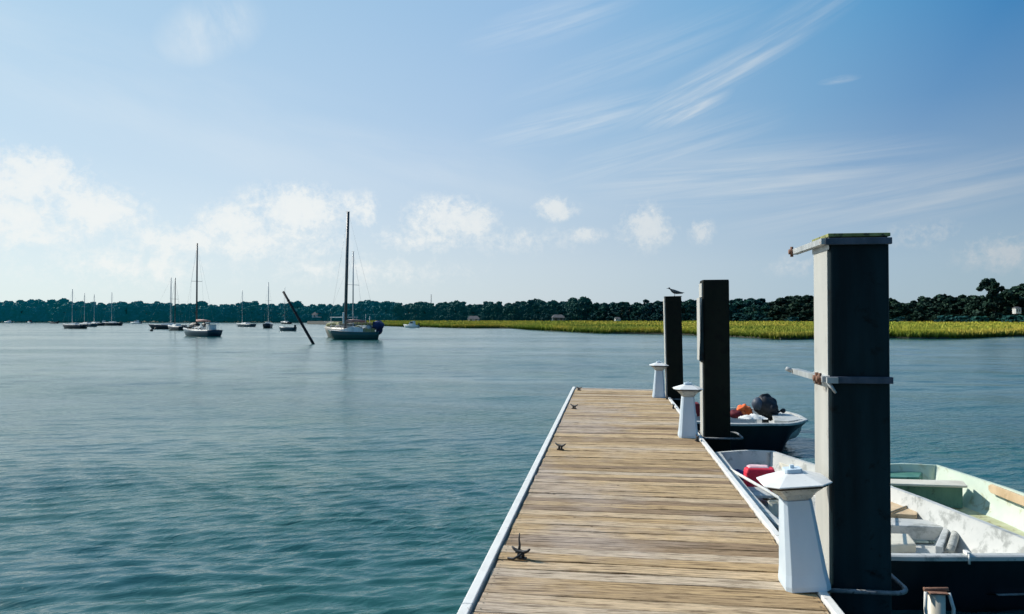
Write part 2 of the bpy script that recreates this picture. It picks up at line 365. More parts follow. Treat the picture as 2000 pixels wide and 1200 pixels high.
# summer haze: thickest at the horizon and toward the sun
sv = (math.sin(SUN_AZ)*math.cos(SUN_EL), math.cos(SUN_AZ)*math.cos(SUN_EL), math.sin(SUN_EL))
dt = N(nt, 'ShaderNodeVectorMath', operation='DOT_PRODUCT'); nt.links.new(vec, dt.inputs[0]); dt.inputs[1].default_value = sv
hd = mth(nt, 'ADD', mth(nt, 'MULTIPLY', dt.outputs['Value'], .5), .5)     # 0 away from the sun, 1 at it
low = ramp(nt, hd, [(.0, (.10, .13, .17)), (.36, (.16, .22, .27)), (.47, (.36, .445, .53)), (.58, (.46, .545, .65)), (.705, (.63, .67, .735)), (.865, (.79, .82, .85))])
high = ramp(nt, hd, [(.0, (.02, .05, .12)), (.40, (.01, .11, .30)), (.585, (.010, .19, .47)), (.645, (.10, .33, .60)), (.72, (.22, .45, .70)), (.80, (.35, .54, .77)), (.95, (.46, .64, .80))])
lo_hi = ramp(nt, el, [(0, (1, 1, 1)), (.07, (.92, .92, .92)), (.16, (.62, .62, .62)), (.26, (.28, .28, .28)), (.40, (0, 0, 0))])
hcol = mixc(nt, lo_hi, high, low)
sc10 = N(nt, 'ShaderNodeVectorMath', operation='SCALE'); nt.links.new(hcol, sc10.inputs[0]); sc10.inputs['Scale'].default_value = 10.0
hz = ramp(nt, el, [(0, (.88, .88, .88)), (.45, (.84, .84, .84)), (.9, (.35, .35, .35))])
skyc = mixc(nt, hz, skyc, sc10.outputs[0])
white = N(nt, 'ShaderNodeVectorMath', operation='SCALE'); nt.links.new(ramp(nt, dt.outputs['Value'], [(0, (.56, .61, .65)), (.2, (.66, .72, .76)), (.6, (.96, .975, .95))]), white.inputs[0]); white.inputs['Scale'].default_value = 9.6
skyc = mixc(nt, mth(nt, 'MULTIPLY', ci, .62), skyc, white.outputs[0])
skyc = mixc(nt, mth(nt, 'MULTIPLY', cum, .78), skyc, white.outputs[0])
nt.links.new(skyc, bg.inputs[0])
sl = bpy.data.lights.new('sun', 'SUN'); sl.energy = 5.0; sl.angle = R(.5); sl.color = (1, .95, .86)
so = bpy.data.objects.new('sun', sl); C.objects.link(so)
so.rotation_euler = Vector(sv).to_track_quat('Z', 'Y').to_euler(); so.location = (-20, 10, 30)

# ------------------------------------------------------------------ water
def make_water():
    # fan of rings, finely spaced near the dock, coarser with distance
    radii = [1.2]
    while radii[-1] < 420: radii.append(radii[-1]*1.0044)
    radii = np.array(radii+[600, 1200, 3000, 9000])
    fine_a = np.linspace(R(-52), R(42), 1050); coarse = np.linspace(R(42), R(308), 90)[1:-1]
    ang = np.concatenate([fine_a, coarse]); n = len(ang)
    rr, aa = np.meshgrid(radii, ang, indexing='ij')
    x = rr*np.sin(aa); y = rr*np.cos(aa); z = np.zeros_like(x)
    rw = np.random.default_rng(5)
    space = rr*.0045
    def comp(lam, amp, th):
        k = 2*math.pi/lam; ph = rw.uniform(0, 6.28)
        damp = np.clip((lam/space-2.6)/3, 0, 1)
        return damp*amp*np.sin(k*(x*math.sin(th)+y*math.cos(th))+ph)
    patch = .75+.35*np.sin(x*.11+1.3+.9*np.sin(y*.13))*np.sin(y*.23+.4+.8*np.sin(x*.07))
    for i in range(34):      # small wind ripples
        lam = math.exp(rw.uniform(math.log(.065), math.log(.36))); th = rw.normal(R(-20), R(15))
        z += comp(lam, lam*.0105*min(1, (.16/lam)**.5), th)*patch
    for i in range(26):
        lam = math.exp(rw.uniform(math.log(.4), math.log(1.6))); th = rw.normal(R(-8), R(14))
        z += comp(lam, lam*.0022, th)*patch
    for i in range(14):
        lam = math.exp(rw.uniform(math.log(1.6), math.log(7))); th = rw.normal(R(4), R(16))
        z += comp(lam, lam*.0015, th)
    z *= np.clip(1-(rr-250)/170, 0, 1)
    fade = np.clip((np.pi*.30-np.abs(np.where(aa > np.pi, aa-2*np.pi, aa)+R(5)))/.1, 0, 1); z *= fade
    V = np.stack([x, y, z], -1).reshape(-1, 3)
    m = len(radii); i = np.arange(m-1)[:, None]; j = np.arange(n)[None, :]; k = (j+1) % n
    Fq = np.stack([i*n+j, i*n+k, (i+1)*n+k, (i+1)*n+j], -1).reshape(-1, 4)[:, ::-1]
    me = bpy.data.meshes.new('water'); me.vertices.add(len(V)); me.vertices.foreach_set('co', V.astype(np.float32).ravel())
    inner = np.arange(n)
    me.loops.add(len(Fq)*4+n); me.loops.foreach_set('vertex_index', np.concatenate([Fq.ravel(), inner]).astype(np.int32))
    me.polygons.add(len(Fq)+1); me.polygons.foreach_set('loop_start', np.concatenate([np.arange(len(Fq))*4, [len(Fq)*4]]).astype(np.int32))
    me.update(calc_edges=True); me.validate()
    me.polygons.foreach_set('use_smooth', [True]*len(me.polygons))
    me.materials.append(M['water'])
    # make normals point up
    if me.polygons[100].normal.z < 0: me.flip_normals()
    o = bpy.data.objects.new('water', me); C.objects.link(o); tag(o, 'calm rippled green blue estuary water', 'water', kind='structure')
make_water()

# ------------------------------------------------------------------ land, marsh, grass
marsh_front = [(600, 633.6), (700, 635.2), (740, 637), (860, 640.5), (1000, 642), (1050, 645.5), (1120, 649.5), (1180, 652), (1290, 653), (1430, 659), (1520, 663.5), (1590, 663),
               (1745, 661.5), (1860, 662), (1960, 658.5), (2000, 658), (2150, 655), (2400, 652), (3200, 650)]
def treeline_dist(px):
    return float(np.interp(px, [-1200, 0, 700, 1000, 1290, 1600, 2000, 3000], [720, 620, 500, 400, 330, 285, 250, 240]))
def top_y(px):
    xs = [-800, 0, 60, 120, 180, 195, 240, 290, 330, 380, 410, 430, 500, 520, 545, 600, 640, 700, 740, 800, 840, 870, 905, 915, 945, 990, 1040, 1100, 1145, 1170, 1230, 1290, 1370, 1440, 1480, 1500, 1540, 1570, 1590, 1660, 1745, 1780, 1810, 1860, 1890, 1910, 1960, 2000, 2600]
    ys = [592, 590, 592, 588, 590, 594, 590, 588, 593, 594, 590, 594, 588, 594, 590, 592, 593, 588, 584, 588, 586, 582, 588, 593, 586, 590, 586, 586, 580, 588, 588, 586, 584, 583, 583, 588, 578, 573, 580, 582, 586, 588, 582, 578, 580, 575, 566, 562, 566]
    return float(np.interp(px, xs, ys))
def strip(name, front, back, z0, z1, mat, nseg=6, seed=0):
    rd = random.Random(seed); b = MB(); n = len(front); rows = []
    for k in range(nseg+1):
        t = k/nseg
        rows.append([(front[i][0]*(1-t)+back[i][0]*t, front[i][1]*(1-t)+back[i][1]*t, z0+(z1-z0)*t+(rd.uniform(-.05, .05) if 0 < k else 0)) for i in range(n)])
    rows = [[(p[0], p[1], -.4) for p in rows[0]]]+rows
    b.rings(rows, False, False, closed=False)
    return b.build(name, mat)
pxs = list(range(-1100, 600, 100))
fl = [at(px, treeline_dist(px)-14) for px in pxs]; bl = [at(px, 3000) for px in pxs]
pxs2 = list(np.arange(600, 3201, 25.0))
def marsh_pt(px, off=0.0):
    y = float(np.interp(px, [m[0] for m in marsh_front], [m[1] for m in marsh_front]))
    wob = .22*math.sin(px*.05)+.18*math.sin(px*.021+1)
    x_, y_ = g(px, y+wob); d = math.hypot(x_, y_)
    return x_*(d+off)/d, y_*(d+off)/d
o = strip('shore', fl+[at(p, treeline_dist(p)-6) for p in pxs2], bl+[at(p, 3000) for p in pxs2], .25, 9, M['soil'], 3, 1)
tag(o, 'low wooded far shore behind the anchorage', 'shore', kind='structure')
o = strip('marsh', [marsh_pt(p) for p in pxs2], [at(p, treeline_dist(p)-2) for p in pxs2], .18, .95, [M['mud']], 10, 2)
tag(o, 'muddy marsh flat along the right bank', 'marsh', kind='structure')

def grass_mesh():
    rg = np.random.default_rng(3); P = []
    for k in range(105000):
        px = rg.uniform(690, 2300)
        f = marsh_pt(px); df = math.hypot(*f); db = treeline_dist(px)-4
        if db <= df+2: continue
        u = rg.random()
        t = u**2.2 if k % 3 else rg.random()*.02
        d = df+.45+rg.random()*.5+(db-df)*t
        x_, y_ = f[0]*d/df, f[1]*d/df
        P.append((x_, y_, .18+.77*t, d))
    P = np.array(P); n = len(P)
    d = P[:, 3]; wv = .5+.5*np.sin(P[:, 0]*.21+P[:, 1]*.05)*np.sin(P[:, 1]*.11+2)
    h = (.22+.42*rg.random(n)**1.5+.32*wv)*np.where(d < 0, 1, 1); wd = .035+.0008*d
    verts = []; faces = []
    V = np.zeros((n, 3, 3, 3))
    for b_ in range(3):
        a = rg.uniform(0, math.pi, n); lean = rg.uniform(-.45, .45, (n, 2)); ox = rg.uniform(-.35, .35, (n, 2))
        V[:, b_, 0, 0] = P[:, 0]+ox[:, 0]-np.cos(a)*wd; V[:, b_, 0, 1] = P[:, 1]+ox[:, 1]-np.sin(a)*wd; V[:, b_, 0, 2] = P[:, 2]-.1
        V[:, b_, 1, 0] = P[:, 0]+ox[:, 0]+np.cos(a)*wd; V[:, b_, 1, 1] = P[:, 1]+ox[:, 1]+np.sin(a)*wd; V[:, b_, 1, 2] = P[:, 2]-.1
        V[:, b_, 2, 0] = P[:, 0]+ox[:, 0]+lean[:, 0]*h; V[:, b_, 2, 1] = P[:, 1]+ox[:, 1]+lean[:, 1]*h; V[:, b_, 2, 2] = P[:, 2]+h*rg.uniform(.8, 1.1, n)
    V = V.reshape(-1, 3); me = bpy.data.meshes.new('marsh_grass')
    me.vertices.add(len(V)); me.vertices.foreach_set('co', V.astype(np.float32).ravel())
    me.loops.add(len(V)); me.loops.foreach_set('vertex_index', np.arange(len(V), dtype=np.int32))
    me.polygons.add(len(V)//3); me.polygons.foreach_set('loop_start', np.arange(0, len(V), 3, dtype=np.int32))
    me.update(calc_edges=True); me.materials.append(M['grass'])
    o = bpy.data.objects.new('marsh_grass', me); C.objects.link(o)
    tag(o, 'yellow green marsh grass along the right bank', 'grass', kind='stuff')
grass_mesh()

# ------------------------------------------------------------------ trees
def crown_mesh(name, seed, h, spread, base, nleaf=3800, gaps=False, leaf=.62):
    rd = np.random.default_rng(seed); cl = []
    ncl = 38 if not gaps else 44
    for i in range(ncl):
        a = rd.uniform(0, 2*math.pi); zz = rd.uniform(base, h*.93); t = (zz-base)/(h-base)
        rmax = spread*(math.sin(math.pi*min(1, .32+t*.68))**.5 if not gaps else (.35+.65*rd.random()))
        r_ = rmax*math.sqrt(rd.random())*.85; cr = spread*rd.uniform(.15, .36)*(1 if not gaps else .75)
        cl.append((math.cos(a)*r_, math.sin(a)*r_, min(zz, h-cr*.6), cr))
    per = nleaf//ncl; V = []; tone = []
    for (cx, cy, cz, cr) in cl:
        d = rd.normal(size=(per, 3)); d /= np.linalg.norm(d, axis=1)[:, None]
        rad = cr*(.55+.5*rd.random(per))
        p = d*rad[:, None]*np.array([1, 1, .72])+np.array([cx, cy, cz])
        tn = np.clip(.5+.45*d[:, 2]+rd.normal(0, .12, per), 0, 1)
        u = rd.normal(size=(per, 3)); u /= np.linalg.norm(u, axis=1)[:, None]
        v = np.cross(u, d+rd.normal(0, .4, (per, 3))); v /= np.linalg.norm(v, axis=1)[:, None]+1e-6
        s = leaf*(.6+.8*rd.random(per))[:, None]
        V.append(np.stack([p-u*s-v*s*.5, p+u*s*.2-v*s, p+u*s, p-u*s*.1+v*s], 1).reshape(-1, 3)); tone.append(np.repeat(tn, 4))
    V = np.concatenate(V); tone = np.concatenate(tone)
    me = bpy.data.meshes.new(name); me.vertices.add(len(V)); me.vertices.foreach_set('co', V.astype(np.float32).ravel())
    me.loops.add(len(V)); me.loops.foreach_set('vertex_index', np.arange(len(V), dtype=np.int32))
    me.polygons.add(len(V)//4); me.polygons.foreach_set('loop_start', np.arange(0, len(V), 4, dtype=np.int32))
    me.update(calc_edges=True)
    at_ = me.attributes.new('tone', 'FLOAT', 'POINT'); at_.data.foreach_set('value', tone.astype(np.float32))
    return me, cl
def trunk_mesh(name, seed, h, base, cl):
    rd = random.Random(seed); b = MB(); top = Vector((rd.uniform(-.8, .8), rd.uniform(-.8, .8), h*.72))
    mid = Vector((top.x*.3, top.y*.3, h*.35))
    b.tube([(0, 0, -.5), (0, 0, 1), mid, top], [.42, .34, .26, .08], 7)
    for c in cl[::3]:
        s = Vector((0, 0, 0)).lerp(mid, .8) if c[2] < h*.5 else mid.lerp(top, .4)
        e = Vector(c[:3]); b.tube([s, s.lerp(e, .5)+Vector((0, 0, -.4)), e], [.17, .11, .04], 5)
    me_o = b.build(name, M['bark']); me = me_o.data; bpy.data.objects.remove(me_o); return me
variants = []
for k in range(9):
    h = 15; spread = [6.2, 5.2, 7.0, 5.6, 6.6, 4.6, 7.4, 5.0, 6.0][k]; base = [.8, 1.2, .6, 1.0, .5, 1.4, .8, .6, .4][k]
    me, cl = crown_mesh('crown_%d' % k, 50+k, h, spread, base); tm = trunk_mesh('trunk_%d' % k, 90+k, h, base, cl); variants.append((me, tm))
crown_cache = {}
def crown_of(k, mat):
    if (k, mat) not in crown_cache:
        me = variants[k][0].copy(); me.materials.clear(); me.materials.append(M[mat]); crown_cache[(k, mat)] = me
    return crown_cache[(k, mat)]
def plant_tree(px, dist, height, k, mat, label, group, zbase=.6):
    x_, y_ = at(px, dist)
    r_ = empty('tree', (x_, y_, zbase), random.uniform(0, 6.28), label, 'tree', group)
    s = height/15.2; wd = s*random.uniform(1.0, 1.45); r_.scale = (wd, wd, s)
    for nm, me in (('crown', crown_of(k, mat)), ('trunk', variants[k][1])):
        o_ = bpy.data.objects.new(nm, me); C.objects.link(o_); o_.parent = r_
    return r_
def tree_h(px, dist): return (624-top_y(px))*dist/F_PX+CAM_H-.6
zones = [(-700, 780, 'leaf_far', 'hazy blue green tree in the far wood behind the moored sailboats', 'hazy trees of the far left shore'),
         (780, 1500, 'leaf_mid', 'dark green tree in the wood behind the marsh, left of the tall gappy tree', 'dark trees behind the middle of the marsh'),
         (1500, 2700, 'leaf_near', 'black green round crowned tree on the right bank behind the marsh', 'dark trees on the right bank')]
backwood = []
for z0, z1, mat, lab, grp in zones:
    for row in range(4):
        px = z0+(row*9)
        while px < z1:
            d = treeline_dist(px)+(row*13 if row < 3 else -3)+random.uniform(-3, 3)
            hh = tree_h(px, d)*[random.uniform(.62, .90), random.uniform(.80, 1.04), random.uniform(.84, .98), random.uniform(.25, .42)][row]
            if not (1915 < px < 1970 and row >= 1):
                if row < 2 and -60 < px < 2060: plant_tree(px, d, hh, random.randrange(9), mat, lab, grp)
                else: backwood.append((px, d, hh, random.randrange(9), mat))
            px += random.uniform(.6, 1.05)*hh*.62*F_PX/d
for mat in ('leaf_far', 'leaf_mid', 'leaf_near'):
    Vs = []; Ts = []
    for px, d, hh, k, m_ in backwood:
        if m_ != mat: continue
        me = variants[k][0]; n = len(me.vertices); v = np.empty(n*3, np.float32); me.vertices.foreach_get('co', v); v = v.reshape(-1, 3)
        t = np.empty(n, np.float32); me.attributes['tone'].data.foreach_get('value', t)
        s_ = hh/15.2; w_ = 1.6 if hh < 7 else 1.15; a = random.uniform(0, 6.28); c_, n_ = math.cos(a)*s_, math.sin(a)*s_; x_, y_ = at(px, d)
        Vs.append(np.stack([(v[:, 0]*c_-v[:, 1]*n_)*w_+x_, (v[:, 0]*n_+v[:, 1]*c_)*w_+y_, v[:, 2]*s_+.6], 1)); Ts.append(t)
    V = np.concatenate(Vs); T = np.concatenate(Ts); me = bpy.data.meshes.new('wood'); me.vertices.add(len(V)); me.vertices.foreach_set('co', V.astype(np.float32).ravel())
    me.loops.add(len(V)); me.loops.foreach_set('vertex_index', np.arange(len(V), dtype=np.int32))
    me.polygons.add(len(V)//4); me.polygons.foreach_set('loop_start', np.arange(0, len(V), 4, dtype=np.int32)); me.update(calc_edges=True)
    at_ = me.attributes.new('tone', 'FLOAT', 'POINT'); at_.data.foreach_set('value', T)
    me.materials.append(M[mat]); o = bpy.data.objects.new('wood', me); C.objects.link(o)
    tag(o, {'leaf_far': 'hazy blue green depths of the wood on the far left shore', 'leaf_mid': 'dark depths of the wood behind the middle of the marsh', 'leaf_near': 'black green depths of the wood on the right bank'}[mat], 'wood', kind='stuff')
# tall open crowned tree standing above the others
me, cl = crown_mesh('crown_tall', 411, 15, 5.4, 1.5, 4200, True, .40)
me.materials.append(M['leaf_near']); tm = trunk_mesh('trunk_tall', 402, 15, 6, cl)
x_, y_ = at(1942, 246); t_ = empty('tree', (x_, y_, .6), .4, 'tallest tree, open crown with sky showing through, on the right bank', 'tree')
s = (624-553)*246/F_PX/15+.09; t_.scale = (s, s, s)
for nm, mm in (('crown', me), ('trunk', tm)):
    o_ = bpy.data.objects.new(nm, mm); C.objects.link(o_); o_.parent = t_
# low shrubs at the wood's edge, right bank
shr = MB()
sm_, _ = crown_mesh('shrub_leaves', 610, 3, 2.6, .2, 900, False, .28); sm_.materials.append(M['leaf_mid'])
for px, dd in ((1450, 292), (1500, 287), (1548, 283), (1745, 262), (1762, 266), (1848, 250), (1880, 246), (1912, 240), (1975, 226), (2010, 222), (2060, 220)):
    x_, y_ = at(px, dd)
    o_ = bpy.data.objects.new('shrub', sm_); C.objects.link(o_); o_.location = (x_, y_, .5); o_.rotation_euler = (0, 0, px)
    s = random.uniform(.5, .9); o_.scale = (s*1.5, s*1.5, s)
    tag(o_, 'low green shrub at the foot of the right bank trees', 'shrub', 'shrubs at the edge of the marsh')

# ------------------------------------------------------------------ houses glimpsed among the trees
def house(px, dist, wd, hh, wall, label, zb=.7, rot=.2):
    x_, y_ = at(px, dist); r_ = empty('house', (x_, y_, zb), rot, label, 'house', None)
    b = MB(); b.box(-wd/2, wd/2, -wd*.45, wd*.45, 0, hh); b.build('wall', wall, r_)
    b = MB(); e = wd*.08; d_ = wd*.45+e; rh = wd*.28
    b.add([(-wd/2-e, -d_, hh), (wd/2+e, -d_, hh), (wd/2+e, d_, hh), (-wd/2-e, d_, hh), (-wd*.35, 0, hh+rh), (wd*.35, 0, hh+rh)], [(0, 1, 5, 4), (2, 3, 4, 5), (1, 2, 5), (3, 0, 4), (3, 2, 1, 0)])
    b.build('roof', M['roof_grey'], r_)
    for k in (-.25, .2):
        b = MB(); b.box(wd*k-wd*.07, wd*k+wd*.07, -wd*.45-.06, -wd*.45-.003, hh*.35, hh*.8); b.build('window', M['dark_glass'], r_)
    return r_
house(1206, 324, 2.2, 1.0, M['cabin'], 'small white house half hidden in trees, right of centre', 1.4)
house(1090, 366, 5.5, 2.2, M['hull_grey'], 'grey low house among trees behind the middle of the marsh')
house(925, 408, 6.0, 1.6, M['cabin'], 'low pale house at the left end of the marsh')
house(1986, 243, 1.5, 1.5, M['cabin'], 'white house glimpsed through trees at the far right', 3.6)
house(562, 520, 5, 2.6, M['cabin'], 'pale house on the far shore behind the top of the leaning pole', 2.2)
house(620, 510, 6, 1.9, M['cabin'], 'pale low house on the far shore beside the twin masts', 3.2)
# slim radio mast beyond the wood
x_, y_ = at(842, 520); b = MB()
for k in range(3):
    a = k*2.094; b.tube([(math.cos(a)*.5, math.sin(a)*.5, 0), (math.cos(a)*.25, math.sin(a)*.25, 19.5)], .10, 4)
for z in range(1, 19): b.tube([(.45, 0, z), (-.22, .4, z+.5), (-.22, -.4, z+1), (.45, 0, z+1)], .05, 3)
o = b.build('radio_mast', M['mast_light']); o.location = (x_, y_, 0); tag(o, 'slim pale radio mast rising beyond the far wood', 'mast')

# ------------------------------------------------------------------ dock
DX0, DX1, DZ = -.81, 1.265, .5
def far_y(x): return 17.45-.18*(x-DX0)
dock = empty('floating_dock', (.2, 3, 0), 0, 'floating wooden dock with pale edge rails running out over the water', 'dock')
def dpart(b, name, mat, bevel=0):
    o_ = b.build(name, mat, dock, bevel); o_.matrix_parent_inverse = Matrix.Translation((-.2, -3, 0)); return o_
def make_boards():
    b = MB(); rd = random.Random(3); tones = []; y = 1.2; i = 0
    while y < 17.3:
        wd = .138+rd.uniform(-.003, .003); x0 = DX0+.082+rd.uniform(-.006, .006); x1 = DX1-.066+rd.uniform(-.006, .006)
        dz = rd.uniform(-.0035, .0035); sl = rd.uniform(-.004, .004); t = min(1, max(0, rd.gauss(.5, .3))); sh = rd.random()
        y1 = min(y+wd, 17.35-.16*(0)); n = 8
        top = []; 
        rings = []
        for k in range(n+1):
            u = k/n; x = x0+(x1-x0)*u; wv = .0025*math.sin(u*5+i); cup = .002*math.sin(u*9+i*2)
            yy0 = y+sl*u+wv-.05*(x)*.0; yy1 = y1+sl*u+wv
            sk = -.018*(x-x0)     # boards lie a touch out of square
            rings.append([(x, yy0+sk, DZ-.035), (x, yy0+sk, DZ-.003+dz+cup), (x, yy0+sk+.004, DZ+dz+cup), (x, yy1+sk-.004, DZ+dz+cup+.001), (x, yy1+sk, DZ-.003+dz+cup), (x, yy1+sk, DZ-.035)])
        b.rings(rings); tones += [(t, sh)]*((n+1)*6)
        for x in (DX0+.115, DX1-.09):           # two screws over each joist
            for yy in (y+.03, y1-.03):
                X = x+rng.uniform(-.008, .008); Y = yy+rng.uniform(-.004, .004)-.018*(x-x0)+sl*.5
                b.cur = 1; b.add([(X+.005*math.cos(a), Y+.005*math.sin(a), DZ+dz+.0045) for a in [q*math.pi/3 for q in range(6)]], [(0, 1, 2, 3, 4, 5)]); b.cur = 0; tones += [(t, sh)]*6
        y = y1+rd.choice([.006, .008, .010, .014, .019]); i += 1
    me = bpy.data.meshes.new('deck_boards'); me.from_pydata(b.v, [], b.f)
    a1 = me.attributes.new('tone', 'FLOAT', 'POINT'); a1.data.foreach_set('value', [t[0] for t in tones])
    a2 = me.attributes.new('shift', 'FLOAT', 'POINT'); a2.data.foreach_set('value', [t[1] for t in tones])
    bm = bmesh.new(); bm.from_mesh(me); bmesh.ops.recalc_face_normals(bm, faces=bm.faces); bm.to_mesh(me); bm.free()
    me.materials.append(M['boards']); me.materials.append(M['black_iron']); me.polygons.foreach_set('material_index', b.mi); o_ = bpy.data.objects.new('deck_boards', me); C.objects.link(o_); o_.parent = dock
    o_.matrix_parent_inverse = Matrix.Translation((-.2, -3, 0))
make_boards()
def rail(x0, x1, ya, yb, za, zb):
    b = MB(); y = ya; rd = random.Random(int(x0*10)); 
    while y < yb-.2:
        y2 = min(y+rd.uniform(2.8, 3.2), yb); b.box(x0, x1, y, y2-.004, za, zb); y = y2
    return b
dpart(rail(DX0+.004, DX0+.064, 1.2, 17.45, DZ-.16, DZ+.022), 'edge_rail', M['rail'], .006)
dpart(rail(DX1-.052, DX1, 1.2, 17.05, DZ-.16, DZ+.018), 'edge_rail', M['rail'], .006)
b = MB(); b.add([(DX0+.072, 17.36, DZ-.14), (DX1-.056, 17.02, DZ-.14), (DX1-.056, 17.06, DZ-.14), (DX0+.072, 17.40, DZ-.14), (DX0+.072, 17.36, DZ+.012), (DX1-.056, 17.02, DZ+.012), (DX1-.056, 17.06, DZ+.012), (DX0+.072, 17.40, DZ+.012)],
                [(3, 2, 1, 0), (4, 5, 6, 7), (0, 1, 5, 4), (1, 2, 6, 5), (2, 3, 7, 6), (3, 0, 4, 7)]); dpart(b, 'end_rail', M['rail'], .004)
b = MB()
for x in (DX0+.09, 0.2, DX1-.11): b.box(x, x+.045, 1.2, 16.95, DZ-.20, DZ-.038)
dpart(b, 'joist', M['pile_brown'])
b = MB()
for k in range(7): b.box(DX0+.14, DX1-.14, 1.3+k*2.25, 1.3+k*2.25+1.95, -.25, DZ-.203)
dpart(b, 'float', M['float'], .03)

# ------------------------------------------------------------------ pile guide hoops (bolted to the dock edge)
def guide(yf, yb, xo):
    b = MB(); z = DZ-.02; r_ = .014; pts = [(DX1+.002, yf, z)]
    for k in range(7):
        a = -math.pi/2+math.pi/2*k/6; pts.append((xo-.1+.1*math.cos(a), yf+.1+.1*math.sin(a), z))
    for k in range(7):
        a = math.pi/2*k/6; pts.append((xo-.1+.1*math.cos(a), yb-.1+.1*math.sin(a), z))
    pts.append((DX1+.002, yb, z)); b.tube(pts, r_, 8)
    b.box(DX1+.001, DX1+.014, yf-.08, yf+.08, z-.09, z+.03); b.box(DX1+.001, DX1+.014, yb-.08, yb+.08, z-.09, z+.03)
    dpart(b, 'pile_guide', M['dull_steel'])

# ------------------------------------------------------------------ piles
def pile(xc, yf, wd, top, mat, lean, label, name='square_pile'):
    r_ = empty(name, (xc, yf+wd/2, 0), 0, label, 'pile'); r_.rotation_euler = (0, lean, 0)
    h = wd/2; ch = .022; b = MB()
    prof = []
    for (sx, sy) in ((-1, -1), (1, -1), (1, 1), (-1, 1)):
        for k in range(4):
            a = {(-1, -1): math.pi, (1, -1): 1.5*math.pi, (1, 1): 0, (-1, 1): .5*math.pi}[(sx, sy)]+k*math.pi/6
            prof.append((sx*(h-ch)+ch*math.cos(a), sy*(h-ch)+ch*math.sin(a)))
    rr = []
    for z in (-1.5, 0, .6, 1.2, 1.8, top-.02): rr.append([(x, y, z) for x, y in prof])
    rr.append([(x*.97, y*.97, top) for x, y in prof])
    b.smooth = False; b.rings(rr); b.build('shaft', mat, r_, 0)
    rd = random.Random(int(yf*7)); q = []
    for z in (-.2, .0, .1):
        q.append([(x*1.03+rd.uniform(-.006, .006), y*1.03+rd.uniform(-.006, .006), z) for x, y in prof])
    q.append([(x*1.012, y*1.012, .22+rd.uniform(-.05, .06)) for x, y in prof])
    b = MB(); b.rings(q); b.build('weed_band', M['weed'], r_)
    return r_, h
P1, h1 = pile(1.520, 4.735, .35, 2.60, M['pile'], 0, 'nearest and tallest dark square pile, mossy cap and steel straps, beside the dock')
b = MB(); b.box(-h1-.006, -h1+.0-.001, -h1+.025, h1-.025, -.5, 2.575); b.build('sunlit_side_panel', M['pale_sunlit_side'], P1)  # thin pale sheet added to paint the sunlit left face
b = MB(); b.box(-h1-.008, h1+.003, -h1-.008, h1+.008, 2.602, 2.624); b.build('cap_plate', M['moss'], P1, .004)
def strap(z, tilt=0):
    o_ = MB(); o_.box(-h1-.052, -h1-.008, -h1-.02, h1+.38, z-.018, z+.018); o_.box(-h1-.008, -h1-.0065, -h1-.02, h1, z-.05, z+.022)
    s_ = o_.build('side_strap', M['galv'], P1, .003)
    f_ = MB(); f_.box(-h1-.03, h1+.003, -h1-.034, -h1-.002, z-.022, z+.018); f_.build('front_strap', M['tarp_dk'], P1, .003)
    bb = MB()
    for yy in (h1+.345,) if z > 2 else (-h1+.02, -h1+.09): bb.tube([(-h1-.075, yy, z), (-h1-.03, yy, z)], .020, 6); bb.tube([(-h1-.055, yy, z-.035), (-h1-.055, yy, z+.035)], .011, 6)
    bb.build('bolt', M['rust'], s_)
strap(2.575); strap(1.735)
b = MB(); b.tube([(-h1-.055, h1+.36, 1.735), (-h1-.095, h1+.37, 1.755)], .016, 6); b.tube([(-h1-.02, -h1-.03, 1.72), (-h1+.02, -h1-.045, 1.655)], [.014, .008], 6)
b.box(-h1-.035, -h1+.03, -h1-.060, -h1-.036, 1.715, 1.75)
b.build('strap_end', M['galv'], P1)
guide(4.67, 5.22, 1.775)
P2, h2 = pile(1.497, 10.47, .355, 2.645, M['pile_brown'], R(-.3), 'middle dark square pile with a pale loose board on its left side')
b = MB(); b.box(-h2-.012, -h2-.001, -h2+.03, h2-.02, -.5, 1.50); b.build('sunlit_side_panel', M['pale_sunlit_side'], P2)  # lower left face, its sunlight painted as a pale sheet
b = MB(); b.box(-h2-.045, -h2-.014, -h2+.0, h2-.02, 1.53, 2.40); b.box(-h2-.013, -h2-.001, -h2+.03, h2-.02, 2.41, 2.60); b.build('side_board', M['pale_sunlit_side'], P2)
b = MB(); b.add([(-h2-.060, -h2-.004, 1.53), (-h2-.002, -h2-.004, 1.53), (-h2-.002, -h2-.004, 2.35), (-h2-.020, -h2-.004, 2.35), (-h2-.060, -h2-.034, 1.53), (-h2-.002, -h2-.034, 1.53), (-h2-.002, -h2-.034, 2.35), (-h2-.020, -h2-.034, 2.35)],
                [(0, 1, 2, 3), (7, 6, 5, 4), (0, 4, 5, 1), (1, 5, 6, 2), (2, 6, 7, 3), (3, 7, 4, 0)]); b.build('corner_guard', M['pile'], P2)
guide(10.40, 10.98, 1.83)
P3, h3 = pile(1.36, 15.42, .325, 2.56, M['pile_brown'], R(-1.1), 'farthest and shortest dark square pile, with a bird standing on it')
P3.location.x = 1.385
b = MB(); b.box(-h3-.02, -h3-.001, -h3+.02, h3-.02, -.5, 2.53); b.build('sunlit_side_panel', M['pale_sunlit_side'], P3)  # pale sheet painting the sun on this pile's left face
b = MB(); b.box(-h3-.006, h3+.012, -h3-.006, h3+.006, 2.562, 2.572); b.build('cap_plate', M['pile_brown'], P3)
guide(15.36, 15.92, 1.70)

